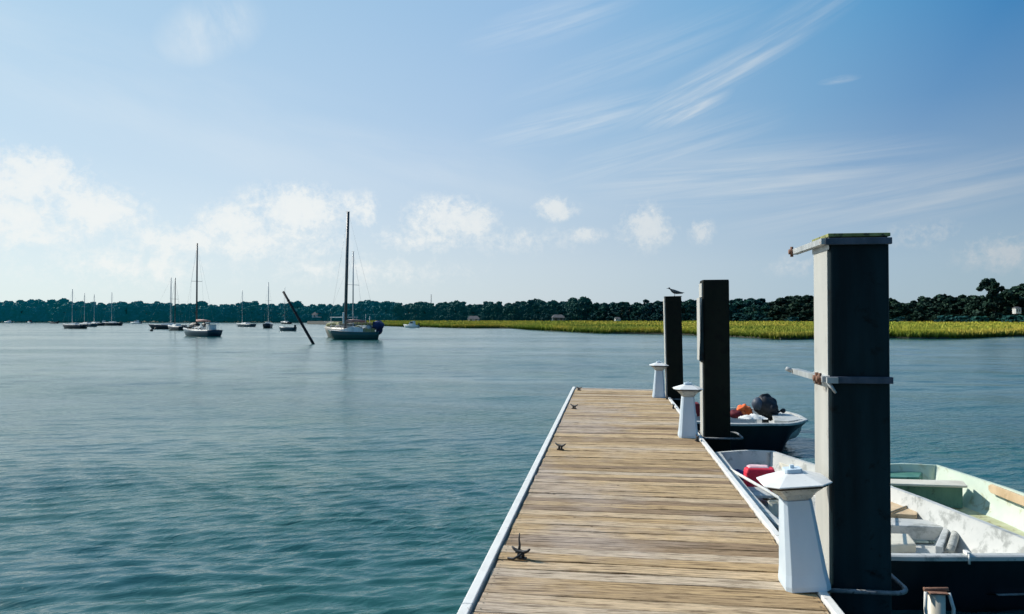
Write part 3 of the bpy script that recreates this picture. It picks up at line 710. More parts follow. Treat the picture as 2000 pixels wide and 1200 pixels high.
# ------------------------------------------------------------------ light bollards
def octo(hx, hy, ch, z, ox=0, oy=0):
    return [(ox-hx+ch, oy-hy, z), (ox+hx-ch, oy-hy, z), (ox+hx, oy-hy+ch, z), (ox+hx, oy+hy-ch, z), (ox+hx-ch, oy+hy, z), (ox-hx+ch, oy+hy, z), (ox-hx, oy+hy-ch, z), (ox-hx, oy-hy+ch, z)]
def make_bollard():
    r_ = empty('bollard_light', (0, 0, 0))
    b = MB(); b.rings([octo(.128, .128, .030, 0), octo(.128, .128, .030, .03), octo(.118, .118, .028, .10), octo(.082, .082, .020, .545)]); b.build('column', M['white'], r_, .003)
    b = MB(); b.rings([octo(.078, .078, .022, .547), octo(.105, .105, .03, .585), octo(.158, .158, .05, .632)]); b.build('lens_hood', M['glass_grey'], r_, .002)
    b = MB(); b.rings([octo(.168, .168, .052, .634), octo(.172, .172, .052, .650)]); b.build('lens', M['black_iron'], r_)
    b = MB(); b.rings([octo(.193, .193, .072, .651), octo(.193, .193, .072, .659), octo(.072, .072, .02, .703), octo(.055, .055, .014, .707)]); b.build('cap', M['cap_white'], r_, .003)
    b = MB(); b.rings([octo(.052, .052, .012, .708), octo(.050, .050, .012, .732)]); b.box(-.012, .012, -.012, .012, .733, .752); b.build('finial', M['white'], r_, .002)
    return r_
bl = make_bollard()
spots = [((1.155, 4.66, DZ+.004), R(-5.5), 'nearest white bollard light, leaning slightly toward the dock'),
         ((1.085, 10.34, DZ+.004), 0, 'middle white bollard light, in front of the middle dark pile'),
         ((1.045, 15.50, DZ+.004), R(.5), 'farthest and smallest white bollard light, near the end of the dock')]
for i, (loc, tl, lab) in enumerate(spots):
    o_ = bl if i == 0 else copy_tree(bl); o_.location = loc; o_.rotation_euler = (0, tl, 0)
    tag(o_, lab, 'bollard light', 'white light bollards along the dock')
bl.rotation_euler = (R(0), R(-5.5), 0); bl.location.z = DZ+.010; bl.scale = (1, 1, .955); bl.location.x += .012

# ------------------------------------------------------------------ cleats
def make_cleat():
    r_ = empty('cleat')
    b = MB(); b.box(-.026, .026, -.05, .05, 0, .014); b.tube([(0, -.022, .012), (0, -.022, .06)], [.017, .014], 8); b.tube([(0, .022, .012), (0, .022, .06)], [.017, .014], 8)
    b.build('foot', M['black_iron'], r_)
    b = MB(); b.tube([(0, -.095, .098), (0, -.07, .078), (0, -.03, .062), (0, .03, .062), (0, .07, .078), (0, .095, .098)], [.008, .014, .018, .018, .014, .008], 8)
    b.build('horn', M['black_iron'], r_)
    return r_
cl0 = make_cleat(); ZC = DZ+.004
cs = [((-.575, 4.95), 68, .72, 'nearest black cleat on the left edge, with a frayed rope end standing up'), ((-.572, 9.12), 60, .8, 'second nearest black cleat along the left edge of the dock'),
      ((-.59, 13.3), 55, .85, 'third black cleat along the left edge of the dock'), ((-.63, 16.75), 60, .85, 'farthest black cleat, at the left corner of the dock end'),
      ((1.165, 9.98), 5, .8, 'small cleat on the right edge just before the middle bollard light'), ((1.175, 13.6), 5, .8, 'small cleat on the right edge between the middle and farthest bollard lights'),
      ((1.185, 15.12), 5, .8, 'small cleat on the right edge at the foot of the farthest bollard light')]
for i, (p, rz, s, lab) in enumerate(cs):
    o_ = cl0 if i == 0 else copy_tree(cl0); o_.location = (p[0], p[1], ZC); o_.rotation_euler = (0, 0, R(rz)); o_.scale = (s, s, s)
    tag(o_, lab, 'cleat', 'mooring cleats along the dock edges')
b = MB(); b.tube([(-.59, 4.96, ZC+.045), (-.585, 4.97, ZC+.08), (-.59, 4.975, ZC+.12), (-.587, 4.975, ZC+.16)], [.011, .008, .006, .004], 6)
b.tube([(-.66, 4.93, ZC+.006), (-.62, 4.91, ZC+.008), (-.58, 4.92, ZC+.03), (-.56, 4.96, ZC+.04), (-.585, 4.975, ZC+.05), (-.61, 4.95, ZC+.04)], .008, 6)
tag(b.build('rope_end', M['black_iron']), 'short black rope end tied round the nearest cleat', 'rope')

# ------------------------------------------------------------------ open boats
def catmull(pts, n=6, sharp=()):
    out_ = []; L = len(pts)
    for i in range(L):
        p0, p1, p2, p3 = (Vector(pts[(i+k-1) % L]) for k in range(4))
        if i in sharp: p0 = p1
        if (i+1) % L in sharp: p3 = p2
        for k in range(n):
            t = k/n
            out_.append(tuple(.5*((2*p1)+(-p0+p2)*t+(2*p0-5*p1+4*p2-p3)*t*t+(-p0+3*p1-3*p2+p3)*t**3)))
    return out_
def inset(poly, d):
    n = len(poly); A = sum(poly[i][0]*poly[(i+1) % n][1]-poly[(i+1) % n][0]*poly[i][1] for i in range(n)); sg = 1 if A > 0 else -1
    res = []
    for i in range(n):
        a = Vector(poly[i-1][:2]); c = Vector(poly[(i+1) % n][:2]); t = (c-a)
        if t.length < 1e-6: t = Vector((1, 0))
        t.normalize(); nn = Vector((-t.y, t.x))*sg
        dd = d[i] if isinstance(d, list) else d
        res.append((poly[i][0]+nn.x*dd, poly[i][1]+nn.y*dd))
    return res
def open_boat(root, poly, zg, outer, inner, lipmat, floormat, wall_in=.10, flare=.16, floor_z=.10, lip=.045, rake=None):
    """poly: plan of the gunwale; hull flares outward to it, inner liner falls to the floor"""
    ox, oy = root.location.x, root.location.y
    P = [(p[0]-ox, p[1]-oy) for p in poly]
    z = lambda q, zz: [(p[0], p[1], zz) for p in q]
    fl_ = [flare*(rake[i] if rake else 1) for i in range(len(P))]
    b = MB(); b.smooth = True
    b.rings([z(inset(P, [f*1.35 for f in fl_]), -.12), z(inset(P, fl_), .02), z(inset(P, [f*.45 for f in fl_]), zg*.55), z(inset(P, .008), zg-.03)], True, False)
    b.build('hull', outer, root)
    b = MB(); b.rings([z(inset(P, .004), zg-.034), z(inset(P, -.012), zg-.03), z(inset(P, -.012), zg-.002), z(inset(P, 0), zg+.006), z(inset(P, lip), zg+.006), z(inset(P, lip+.006), zg-.02)], False, False)
    b.build('gunwale', lipmat, root)
    b = MB(); b.smooth = True
    b.rings([z(inset(P, lip+.002), zg-.004), z(inset(P, lip+wall_in*.5), zg*.6), z(inset(P, lip+wall_in), floor_z+.05), z(inset(P, lip+wall_in+.05), floor_z)], False, False)
    b.build('liner', inner, root)
    b = MB(); b.rings([z(inset(P, lip+wall_in+.04), floor_z+.003), z(inset(P, lip+wall_in+.3), floor_z-.004)], False, True); b.build('floor', floormat, root)
    return P

# --- white skiff lying along the dock
ZG = .42
sk_px = [(1404, 884), (1455, 880), (1512, 882), (1590, 907), (1742, 951), (1898, 1010), (2000, 1050), (2085, 1086), (1900, 1087), (1740, 1086), (1640, 1078), (1531, 1031), (1482, 990), (1436, 933)]
sk_w = [g(x, y, ZG) for x, y in sk_px]
sk_w[13] = (1.335, sk_w[13][1]); sk_w[0] = (1.36, sk_w[0][1])
poly = catmull(sk_w, 5, sharp=(0, 2, 7))
skiff = empty('skiff', (2.0, 6.8, 0), 0, 'weathered white skiff with black hull, moored along the dock behind the nearest pile', 'skiff')
open_boat(skiff, poly, ZG, M['hull_black'], M['skiff_white'], M['skiff_white'], M['skiff_white'], .10, .14, .12, .05)
def sp(b, name, mat, bev=0, root=skiff):
    o_ = b.build(name, mat, root, bev); o_.matrix_parent_inverse = Matrix.Translation((-root.location.x, -root.location.y, 0)); return o_
def quad(b, pts_px, z0, z1):
    """a slab: plan traced at height z1"""
    q = [g(x, y, z1) for x, y in pts_px]; b.rings([[(p[0], p[1], z0) for p in q], [(p[0], p[1], z1) for p in q]])
b = MB(); quad(b, [(1516, 893), (1584, 914), (1592, 935), (1535, 925)], .30, .335); sp(b, 'bow_seat', M['skiff_cream'], .008)
b = MB(); quad(b, [(1440, 950), (1500, 952), (1512, 968), (1455, 968)], .22, .25); sp(b, 'thwart', M['skiff_white'], .006)
b = MB(); quad(b, [(1742, 968), (1798, 983), (1790, 1006), (1690, 1000), (1690, 955)], .26, .30); sp(b, 'plywood_seat', M['ply'], .004)
b = MB(); quad(b, [(1690, 1008), (1855, 1018), (1848, 1030), (1690, 1024)], .14, .27)
quad(b, [(1846, 1022), (1858, 1020), (1842, 1068), (1826, 1066)], .14, .27); sp(b, 'seat_box', M['skiff_white'], .008)
b = MB(); quad(b, [(1690, 1024), (1838, 1030), (1828, 1058), (1690, 1052)], .13, .15); sp(b, 'locker_well', M['skiff_grey'])
b = MB(); quad(b, [(1690, 1040), (1775, 1042), (1790, 1062), (1690, 1066)], .15, .23); sp(b, 'locker_lid', M['skiff_cream'], .015)
c1 = g(1872, 1026, .26); c2 = g(1856, 1074, .24)
b = MB(); b.tube([(*c1, .26), ((c1[0]+c2[0])/2, (c1[1]+c2[1])/2, .245), (*c2, .235)], [.032, .034, .032], 12); o = b.build('boat_fender', M['fender']); tag(o, 'grey stained cylindrical fender lying in the white skiff', 'fender')
c3 = g(1890, 1086, ZG)
b = MB(); b.box(c3[0]-.012, c3[0]+.012, c3[1]-.02, c3[1]+.045, ZG+.007, ZG+.03); b.tube([(c3[0], c3[1]-.022, ZG+.02), (c3[0]-.004, c3[1]-.03, ZG-.05)], .008, 6); sp(b, 'rowlock', M['rail'])
c4 = g(1843, 1072, .30)
b = MB(); b.blob((c4[0], c4[1], .25), (.03, .02, .018), 3); b.tube([(c4[0]-.05, c4[1], .24), (c4[0]+.06, c4[1]+.01, .25)], .009, 6); sp(b, 'oarlock_pin', M['black_iron'])
# rope from the plywood seat back to the pile
b = MB(); b.tube([(*g(1808, 975, .34), .345), (*g(1775, 988, .31), .312), (*g(1738, 1002, .31), .312), (1.71, 5.11, .40)], .009, 6); tag(b.build('mooring_rope', M['rope']), 'brown rope lying across the plywood seat of the white skiff', 'rope')
# gear in the skiff
def gear(name, lab, cat, blobs, mat):
    b = MB()
    for c, r_, sd, rot in blobs: b.blob(c, r_, sd, .10, 16, 10, rot)
    return tag(b.build(name, mat), lab, cat)
cx, cy = g(1482, 926, .34)
b = MB(); pts = [(-.155, -.12), (.16, -.10), (.19, .07), (-.10, .10), (-.17, .02)]
b.rings([[(cx+p[0]*.9, cy+p[1], .13) for p in pts], [(cx+p[0], cy+p[1], .20) for p in pts], [(cx+p[0], cy+p[1]*1.02, .37) for p in pts], [(cx+p[0]*.92, cy+p[1]*.9, .415) for p in pts]])
bag = empty('bag', (0, 0, 0), 0, 'bright red bag with a pale top in the bow of the white skiff', 'bag'); bag.location = (cx, cy, .13)
o = b.build('bag_body', M['red'], bag, .02); o.matrix_parent_inverse = Matrix.Translation((-cx, -cy, -.13))
b = MB(); b.rings([[(cx+p[0]*.72-.01, cy+p[1]*.75+.025, .416) for p in pts], [(cx+p[0]*.62-.01, cy+p[1]*.6+.03, .432) for p in pts]])
o = b.build('bag_top', M['redpink'], bag, .006); o.matrix_parent_inverse = Matrix.Translation((-cx, -cy, -.13))
cx, cy = g(1440, 926, .22)
gear('navy_bag', 'dark blue bag left of the red bag in the white skiff', 'bag', [((cx, cy, .20), (.13, .09, .07), 4, .2)], M['navy'])
cx, cy = g(1492, 903, .2)
b = MB(); rd = random.Random(8); rings_ = []
for i in range(9):
    row = []
    for j in range(7):
        row.append((cx-.19+.38*i/8+rd.uniform(-.015, .015), cy-.12+.26*j/6+rd.uniform(-.012, .012), .165+.045*abs(math.sin(i*1.1+j*.9))+rd.uniform(0, .012)))
    rings_.append(row)
b.smooth = True; b.rings(rings_, False, False, closed=False); tag(b.build('cloth', M['blue_cloth']), 'crumpled light blue cloth in the bow of the white skiff', 'cloth')
gear('dark_bundle', 'small black bundle beside the pale bow seat of the white skiff', 'bundle', [((*g(1524, 915, .2), .20), (.025, .025, .05), 6, 0)], M['black_tarp'])
cx, cy = g(1515, 1000, .15)
b = MB(); b.rings([[(cx+.075*k*math.cos(a), cy+.075*k*math.sin(a), z) for a in [math.pi*2*i/14 for i in range(14)]] for k, z in ((.8, .125), (1, .24), (1.06, .25), (.94, .25), (.74, .14))])
tag(b.build('bucket', M['skiff_cream']), 'small cream bucket in the white skiff beside the dock edge', 'bucket')
b = MB(); cc = g(1508, 975, .16); b.tube([(cc[0]+(.10-.004*k*.3)*math.cos(k*.5), cc[1]+(.085-.004*k*.3)*math.sin(k*.5), .15+.0035*k*.5) for k in range(44)], .010, 6)
tag(b.build('rope_coil', M['rope']), 'coil of brown rope on the floor of the white skiff by the dock edge', 'rope')
a_, e_ = g(1424, 921, .40), g(1560, 1003, .40)
oar = empty('oar', (*a_, .40), 0, 'long white oar lying along the dock side of the white skiff', 'oar')
b = MB(); b.tube([(0, 0, .03), ((e_[0]-a_[0])*.5, (e_[1]-a_[1])*.5, .035), (e_[0]-a_[0], e_[1]-a_[1], .03)], .016, 8); b.build('shaft', M['rope_white'], oar)
b = MB(); dv = Vector((e_[0]-a_[0], e_[1]-a_[1], 0)).normalized(); nv = Vector((-dv.y, dv.x, 0)); E_ = Vector((e_[0]-a_[0], e_[1]-a_[1], .03))
b.rings([[tuple(E_+dv*t+nv*s_*w_+Vector((0, 0, q))) for s_, q in ((-1, -.006), (1, -.006), (1, .006), (-1, .006))] for t, w_ in ((0, .02), (.12, .06), (.42, .07), (.5, .05))]); b.build('blade', M['rope_white'], oar)

# --- green boat beyond it
ZD = .41
stb = [g(x, y, ZG) for x, y in [(1742, 951), (1898, 1010), (2000, 1050), (2085, 1086)]]
left_side = [(p[0]+.022, p[1]+.022) for p in stb]
gpx = [g(x, y, ZD) for x, y in [(1690, 906), (1760, 903), (1833, 906), (1920, 934), (2000, 960), (2130, 1008)]]
end_r = (left_side[-1][0]+1.25, left_side[-1][1]+.05)
poly = gpx+[end_r, left_side[3], left_side[2], left_side[1], left_side[0], (gpx[0][0]-.02, gpx[0][1]-.45)]
poly = catmull(poly, 5, sharp=(0, 2, 6, 7))
gb = empty('green_boat', (3.6, 7.0, 0), 0, 'pale green open boat lying beyond the white skiff at the right edge', 'boat')
open_boat(gb, poly, ZD-.02, M['hull_grey'], M['green_in'], M['green_in'], M['grime'], .09, .14, .09, .035)
b = MB(); q = [g(x, y, .36) for x, y in [(1640, 934), (1690, 934), (1880, 939), (1890, 949), (1690, 943), (1640, 943)]]
b.rings([[(p[0], p[1], .335) for p in q], [(p[0], p[1], .36) for p in q]]); sp(b, 'thwart', M['skiff_cream'], .006, gb)
q = [g(x, y, .33) for x, y in [(1640, 945), (1690, 945), (1880, 950), (1872, 941), (1690, 938), (1640, 938)]]
b = MB(); b.rings([[(p[0], p[1], .10) for p in q], [(p[0], p[1], .333) for p in q]]); sp(b, 'bench_front', M['green_dk'], 0, gb)  # dark green paints in the shading of the bench front below the thwart
q = [g(x, y, .30) for x, y in [(1700, 916), (1806, 918), (1796, 934), (1700, 934)]]
b = MB(); b.rings([[(p[0], p[1], .12) for p in q], [(p[0], p[1], .31) for p in q]]); sp(b, 'stern_box', M['green_dk'], .01, gb)
a0 = Vector((*g(1930, 949, .38), .36)); a1 = Vector((*g(2020, 984, .38), .36)); dv = (a1-a0)
b = MB(); nrm = Vector((-dv.y, dv.x, 0)).normalized()
b.rings([[tuple(a0+dv*t+nrm*(.05*s_)+Vector((0, 0, zz*k_))) for s_, zz in ((0, -.045), (.5, -.045), (.5, .045), (0, .045))] for t, k_ in ((0, .5), (.06, 1), (.9, 1), (1, .5))]); sp(b, 'rubbing_plank', M['ply'], .004, gb)

# --- black hulled dinghy beyond the middle pile
ZA = .45
apx = [(1350, 823), (1430, 828), (1500, 828), (1550, 827), (1577, 820), (1556, 809), (1520, 802), (1470, 798), (1420, 797), (1356, 798)]
poly = catmull([g(x, y, ZA) for x, y in apx], 5, sharp=(0, 4, 9))
rk = []
for i in range(len(poly)):
    k = i/5.0; rk.append(1+1.9*math.exp(-((k-4)/.9)**2))
dg = empty('dinghy', (2.2, 12.5, 0), 0, 'black hulled dinghy with white rim, piled with gear beyond the middle pile', 'dinghy')
open_boat(dg, poly, ZA, M['hull_black'], M['skiff_white'], M['skiff_white'], M['skiff_grey'], .08, .13, .14, .06, rk)
b = MB(); q = [g(x, y, ZA+.01) for x, y in [(1505, 803), (1545, 809), (1568, 819), (1540, 823), (1512, 821)]]
b.rings([[(p[0], p[1], ZA-.03) for p in q], [(p[0], p[1], ZA+.012) for p in q]]); sp(b, 'foredeck', M['skiff_white'], .006, dg)
cx, cy = g(1496, 812, ZA)
cy += .15; cx += .02
mo = empty('outboard_motor', (cx, cy, .4), 0, 'outboard motor under a bulging black cover, standing in the black hulled dinghy', 'outboard motor')
b = MB(); b.blob((0, 0, .20), (.20, .17, .17), 5, .16, 22, 14); b.blob((.09, -.02, .13), (.13, .15, .15), 6, .2, 18, 12); b.blob((-.03, .02, .27), (.13, .12, .10), 16, .2, 18, 12); b.build('cover', M['black_tarp'], mo)
b = MB(); b.blob((-.14, -.05, .24), (.10, .13, .11), 9, .06); b.build('cover_highlight', M['tarp_dk'], mo)  # bluish bulge paints the highlight on the left of the cover
b = MB(); b.box(-.05, .05, -.05, .05, -.26, .1); b.build('leg', M['black_iron'], mo, .01)
cx, cy = g(1455, 811, ZA)
b = MB(); b.blob((cx, cy+.15, .52), (.11, .10, .08), 21, .34); b.blob((cx-.07, cy+.1, .48), (.09, .08, .05), 22, .36); b.blob((cx+.08, cy+.2, .50), (.09, .08, .06), 23, .34)
tag(b.build('life_vest', M['orange']), 'crumpled orange life vest beside the covered motor in the dinghy', 'life vest')
cx, cy = g(1440, 813, ZA)
gear('red_bag', 'dark red bag on the dinghy just right of the middle pile', 'bag', [((cx, cy+.2, .46), (.13, .12, .07), 31, 0)], M['dred'])
cx, cy = g(1358, 808, ZA)
b = MB(); b.box(cx-.16, cx+.08, cy-.05, cy+.25, .40, .63); tag(b.build('storage_box', M['dred'], None, .03), 'dark red box at the dock end of the dinghy, left of the middle pile', 'box')
cx, cy = g(1472, 820, ZA)
b = MB(); rd = random.Random(5); rings_ = []
for i in range(12):
    rings_.append([(cx-.22+.44*i/11, cy-.04+.22*j/6+rd.uniform(-.01, .01), .462+.065*math.sin(math.pi*min(1, i/11))*math.sin(math.pi*j/6)+.02*math.sin(i*1.7+j*1.3)*(0 < j < 6)) for j in range(7)])
b.smooth = True; b.rings(rings_, False, False, closed=False); tag(b.build('cloth', M['canvas_white']), 'white bundled cloth on the near rim of the black hulled dinghy', 'cloth')
cx, cy = g(1526, 805, ZA+.05)
b = MB(); b.tube([(cx-.09, cy-.04, ZA+.02), (cx-.03, cy, ZA+.06), (cx+.02, cy, ZA+.09)], .014, 6); b.blob((cx+.03, cy, ZA+.07), (.045, .04, .04), 8, .1, 10, 6)
tag(b.build('deck_gear', M['black_iron']), 'small black fitting with handle on the foredeck of the dinghy', 'fitting')

# tan post with rope loops in front of the skiff
px_, py_ = g(1828, 1149, .36)
po = empty('mooring_post', (px_, py_, 0), 0, 'short tan post with rusty top and rope loops below the white skiff', 'post')
b = MB(); b.tube([(0, 0, -.8), (0, 0, .335)], [.058, .054], 14); b.build('post', M['skiff_cream'], po)
b = MB(); b.tube([(-.075, 0, .348), (.075, 0.0, .356)], .014, 8); b.box(-.058, .058, -.058, .058, .336, .345); b.build('post_cap', M['rust'], po, .003)
for sx in (-1, 1):
    b = MB(); b.tube([(sx*.07, -.02, .34), (sx*.085, -.05, .25), (sx*.075, -.055, .1), (sx*.085, -.03, -.1)], .011, 6); b.build('rope_loop', M['rope_white'], po)

# ------------------------------------------------------------------ bird on the farthest pile
bird = empty('bird', (1.375, 15.56, 2.573), 0, 'small dark sea bird standing on the farthest pile, facing left', 'bird')
b = MB(); b.smooth = True
spine = [(-.135, .166, .006), (-.122, .166, .013), (-.108, .168, .021), (-.094, .158, .020), (-.083, .140, .020), (-.060, .118, .033), (-.02, .100, .044), (.03, .086, .041), (.08, .075, .028), (.12, .068, .018), (.165, .064, .010)]
b.rings([[(x, math.cos(a)*r_*.85, z+math.sin(a)*r_) for a in [2*math.pi*k/10 for k in range(10)]] for x, z, r_ in spine]); b.build('body', M['bird_dark'], bird)
b = MB(); b.tube([(-.134, 0, .165), (-.165, 0, .158)], [.006, .002], 6); b.build('beak', M['black_iron'], bird)
for s_ in (-1, 1):
    b = MB(); b.smooth = True
    b.rings([[(x, s_*(.036*k+.003)+math.cos(a)*.006, z+math.sin(a)*h_) for a in [2*math.pi*q/8 for q in range(8)]] for x, z, h_, k in ((-.06, .122, .012, .7), (-.02, .108, .028, 1), (.05, .092, .024, .95), (.12, .078, .012, .6), (.195, .070, .004, .3))]); b.build('wing', M['bird_grey'], bird)
    b = MB(); b.tube([(-.005, s_*.014, .068), (.004, s_*.015, .032), (0, s_*.016, .002)], .0035, 5); b.tube([(-.02, s_*.016, .002), (.01, s_*.016, .002)], .003, 5); b.build('leg', M['black_iron'], bird)

# ------------------------------------------------------------------ leaning pole
bx, by = g(612, 672); tz = 4.5
b = MB(); top = Vector((bx-2.95, by+.5, tz)); bs = Vector((bx, by, 0)); dr = top-bs
b.tube([bs-dr*.3, bs+dr*.3, bs+dr*.7, top], [.13, .12, .105, .10], 9)
for k in range(7): b.tube([bs+dr*(.1+k*.12), bs+dr*(.115+k*.12)], .132, 9)
o = b.build('leaning_pole', M['pole']); tag(o, 'long dark pole leaning steeply out of the water left of the twin sailboats', 'pole')

# ------------------------------------------------------------------ sailing boats
def hull_loft(b, L, B, fb, draft=.35, rake=.9, sheer=.25, stern=.75, flip=False, zlo=None, zhi=None, ns=18):
    """bow at -x; rings of stations from bow to stern"""
    rows = []
    levels = [(-draft, .05), (-draft*.4, .62), (0, .86), (fb*.25, .92), (fb*.6, .97), (1, 1)]
    for i in range(ns+1):
        t = i/ns; w_ = B/2*(math.sin(math.pi*min(1, t*.62+.0)/1.0)**.75 if t < .8 else 1)*(1 if t < .75 else 1-(1-stern)*((t-.75)/.25)**1.6)
        w_ = B/2*(math.sin(math.pi/2*min(1, t/.55))**.8)*(1 if t < .6 else 1-(1-stern)*((t-.6)/.4)**1.7)
        zd = fb+sheer*(1-t)**2*1.0+sheer*.25*t*t
        ring = []
        for lv, k in levels:
            z = zd if lv == 1 else lv
            x = -L/2+L*t+rake*(1-t)**2*(1-z/zd) - .35*rake*max(0, t-.8)/.2*(1-z/zd)
            ring.append((x, w_*k, z))
        ring = ring+[(x, -y, z) for x, y, z in ring[::-1]]
        rows.append(ring)
    b.smooth = True; b.rings(rows, True, True, closed=False); b.smooth = False
    deck = [(r_[5], r_[6]) for r_ in rows]
    return rows, deck
def sailboat(px, py, L, yaw, mats, mast_h, mast_t=.38, label='', B=None, fb=.8, detail=2, mast_mat='mast_dark', lean=0, group='boats moored in the anchorage', extra=(), mr=.08, name='sailboat', rake=.9, boom=True):
    B = B or L*.31
    if mast_h > 100: mast_h = CAM_H+(624-mast_h)*CAM_H/(py-624)
    x_, y_ = g(px, py); r_ = empty(name, (x_, y_, 0), yaw, label, 'sailboat' if mast_h else 'boat', group); r_.rotation_euler = (0, lean, yaw)
    b = MB(); rows, deck = hull_loft(b, L, B, fb, rake=rake*L/9); b.build('hull', M[mats[0]], r_)
    dz = fb
    if detail >= 1:
        b = MB(); ring = [[(p[0][0], p[0][1]*.99, p[0][2]+.015), (p[1][0], p[1][1]*.99, p[1][2]+.015)] for p in deck]
        ring = [[q[0], (q[0][0], 0, q[0][2]+.05), q[1]] for q in ring]
        b.rings(ring, False, False, closed=False); b.build('deck', M['deck'], r_)
        b = MB(); cl_, cw = L*.34, B*.30; x0 = -L*.16
        b.rings([[(x0, -cw*.7, dz+.03), (x0, cw*.7, dz+.03), (x0+.35, cw*.6, dz+.42), (x0+.35, -cw*.6, dz+.42)], [(x0+cl_, -cw, dz+.02), (x0+cl_, cw, dz+.02), (x0+cl_, cw*.85, dz+.5), (x0+cl_, -cw*.85, dz+.5)]])
        cab = b.build('cabin', M[mats[1]], r_, .04)
        if detail >= 2:
            for s_ in (-1, 1):
                for k in range(3):
                    b = MB(); xx = x0+.7+k*.8; b.box(xx, xx+.45, s_*cw*.93-.02, s_*cw*.93+.02, dz+.19, dz+.33); b.build('window', M['dark_glass'], cab)
    if mast_h:
        mx = -L/2+L*mast_t; base = dz+(.4 if detail else 0)
        b = MB(); b.tube([(mx, 0, base-.2), (mx, 0, mast_h)], [mr, mr*.85], 8); m_ = b.build('mast', M[mast_mat], r_)
        if detail >= 1:
            zs = base+(mast_h-base)*.55
            b = MB(); b.tube([(mx, -B*.30, zs-.03), (mx, B*.30, zs-.03)], .022, 5); b.tube([(mx-.25, 0, mast_h+.01), (mx+.2, 0, mast_h+.01)], .02, 5); b.build('spreader', M[mast_mat], m_)
            b = MB(); wr = .0065 if detail >= 2 else .008
            for a, c_ in (((-L/2+.1, 0, dz+.25), (mx, 0, mast_h*.98)), ((L/2-.1, 0, dz), (mx, 0, mast_h)), ((mx, B*.45, dz), (mx, B*.30, zs)), ((mx, -B*.45, dz), (mx, -B*.30, zs)), ((mx, B*.30, zs), (mx, 0, mast_h*.97)), ((mx, -B*.30, zs), (mx, 0, mast_h*.97))):
                b.tube([a, c_], wr, 4)
            b.build('rigging', M['mast_light'], r_)
            if boom:
                b = MB(); b.tube([(mx+.1, 0, dz+1.05), (mx+L*.42, 0, dz+1.1)], .05, 6); bo = b.build('boom', M[mast_mat], r_)
                b = MB(); b.tube([(mx+.12, 0, dz+1.22), (mx+L*.2, 0, dz+1.24), (mx+L*.41, 0, dz+1.17)], [.17, .14, .08], 8); b.build('sail_cover', M[mats[2]], bo)
        if detail >= 2:
            b = MB()
            for k in range(9):
                i_ = 1+k*2; 
                for s_ in (0, 1):
                    p = deck[i_][s_]; b.tube([(p[0], p[1]*.95, p[2]), (p[0], p[1]*.95, p[2]+.55)], .014, 4)
            for s_ in (0, 1):
                b.tube([(deck[i_][s_][0], deck[i_][s_][1]*.95, deck[i_][s_][2]+.55) for i_ in range(1, 18, 2)], .01, 4)
            b.build('guard_rail', M['mast_light'], r_)
    return r_, B, dz
MO = 'boats moored in the anchorage'
# blue sailboat left of centre
r_, B, dz = sailboat(389, 657, 7.6, R(-30), ('hull_blue', 'cabin', 'canvas_pink'), 475, .42, 'dark teal sailboat with one tall mast, nearest of the left cluster', fb=.72, detail=2, mr=.11, lean=R(.0))
b = MB(); b.box(2.55, 3.3, -.7, .7, dz+.9, dz+1.0)
b.tube([(2.6, -.6, dz), (2.6, -.6, dz+.9)], .02, 5); b.tube([(3.2, .6, dz), (3.2, .6, dz+.9)], .02, 5); b.build('bimini', M['canvas_white'], r_)
b = MB(); b.box(2.3, 3.1, -.5, .5, dz+.05, dz+.75); b.build('cockpit_cover', M['canvas_white'], r_, .08)
b = MB(); b.blob((-1.0, 0, dz+.65), (.9, .5, .28), 4, .2); b.blob((1.2, .2, dz+.7), (.6, .5, .3), 5, .2); b.box(-2.4, -1.9, -.25, .25, dz+.1, dz+.45); b.build('deck_clutter', M['boot'], r_)
# beige cabin sailboat behind
r_, B, dz = sailboat(668, 661.5, 7.6, R(-32), ('hull_beige', 'hull_beige', 'canvas_tan'), 486, .70, 'beige hulled sailboat with tan canvas lying just behind the green one', fb=1.05, detail=2, mast_mat='mast_light', mr=.075, boom=False, B=2.9)
r_.location.y += 4.2; r_.location.x -= 1.25
b = MB(); b.box(-1.4, 1.2, -1.0, 1.0, dz+1.25, dz+1.33)
for q in ((-1.3, -.9), (-1.3, .9), (1.1, -.9), (1.1, .9)): b.tube([(q[0], q[1], dz), (q[0], q[1], dz+1.25)], .025, 5)
b.build('awning', M['canvas_white'], r_)
b = MB(); b.blob((-2.0, 0, dz+.4), (1.2, .7, .32), 3, .15); b.blob((-.6, .2, dz+.5), (.8, .7, .3), 5, .15); b.build('folded_canvas', M['canvas_tan'], r_)
# green sailboat in front
r_, B, dz = sailboat(691, 663.4, 5.3, R(14), ('hull_green', 'canvas_white', 'canvas_pink'), 414, .33, 'green sailboat with the tallest mast and a navy canvas bundle on its stern', fb=.72, detail=2, lean=R(0), mr=.17)
for ch in r_.children:
    if ch.name.startswith(('mast', 'rigging')): ch.rotation_euler = (0, R(1.2), 0)
b = MB(); b.blob((2.5, -.1, dz+.72), (.62, .85, .50), 12, .09, 18, 12); b.blob((2.6, .1, dz+.2), (.34, .6, .42), 14, .1, 12, 8); b.box(2.0, 2.5, -.75, .7, dz+.55, dz+1.12); b.build('stern_canvas', M['canvas_navy'], r_)
b = MB(); b.box(.7, 1.9, -.65, .65, dz+.95, dz+1.03); b.tube([(.8, -.6, dz), (.8, -.6, dz+.95)], .025, 5); b.tube([(.8, .6, dz), (.8, .6, dz+.95)], .025, 5); b.build('bimini', M['canvas_pink'], r_, .03)
b = MB(); b.box(1.0, 2.2, -.6, -.45, dz+.05, dz+.42); b.blob((.4, 0, dz+.45), (.5, .5, .25), 3); b.build('cockpit_gear', M['canvas_tan'], r_)
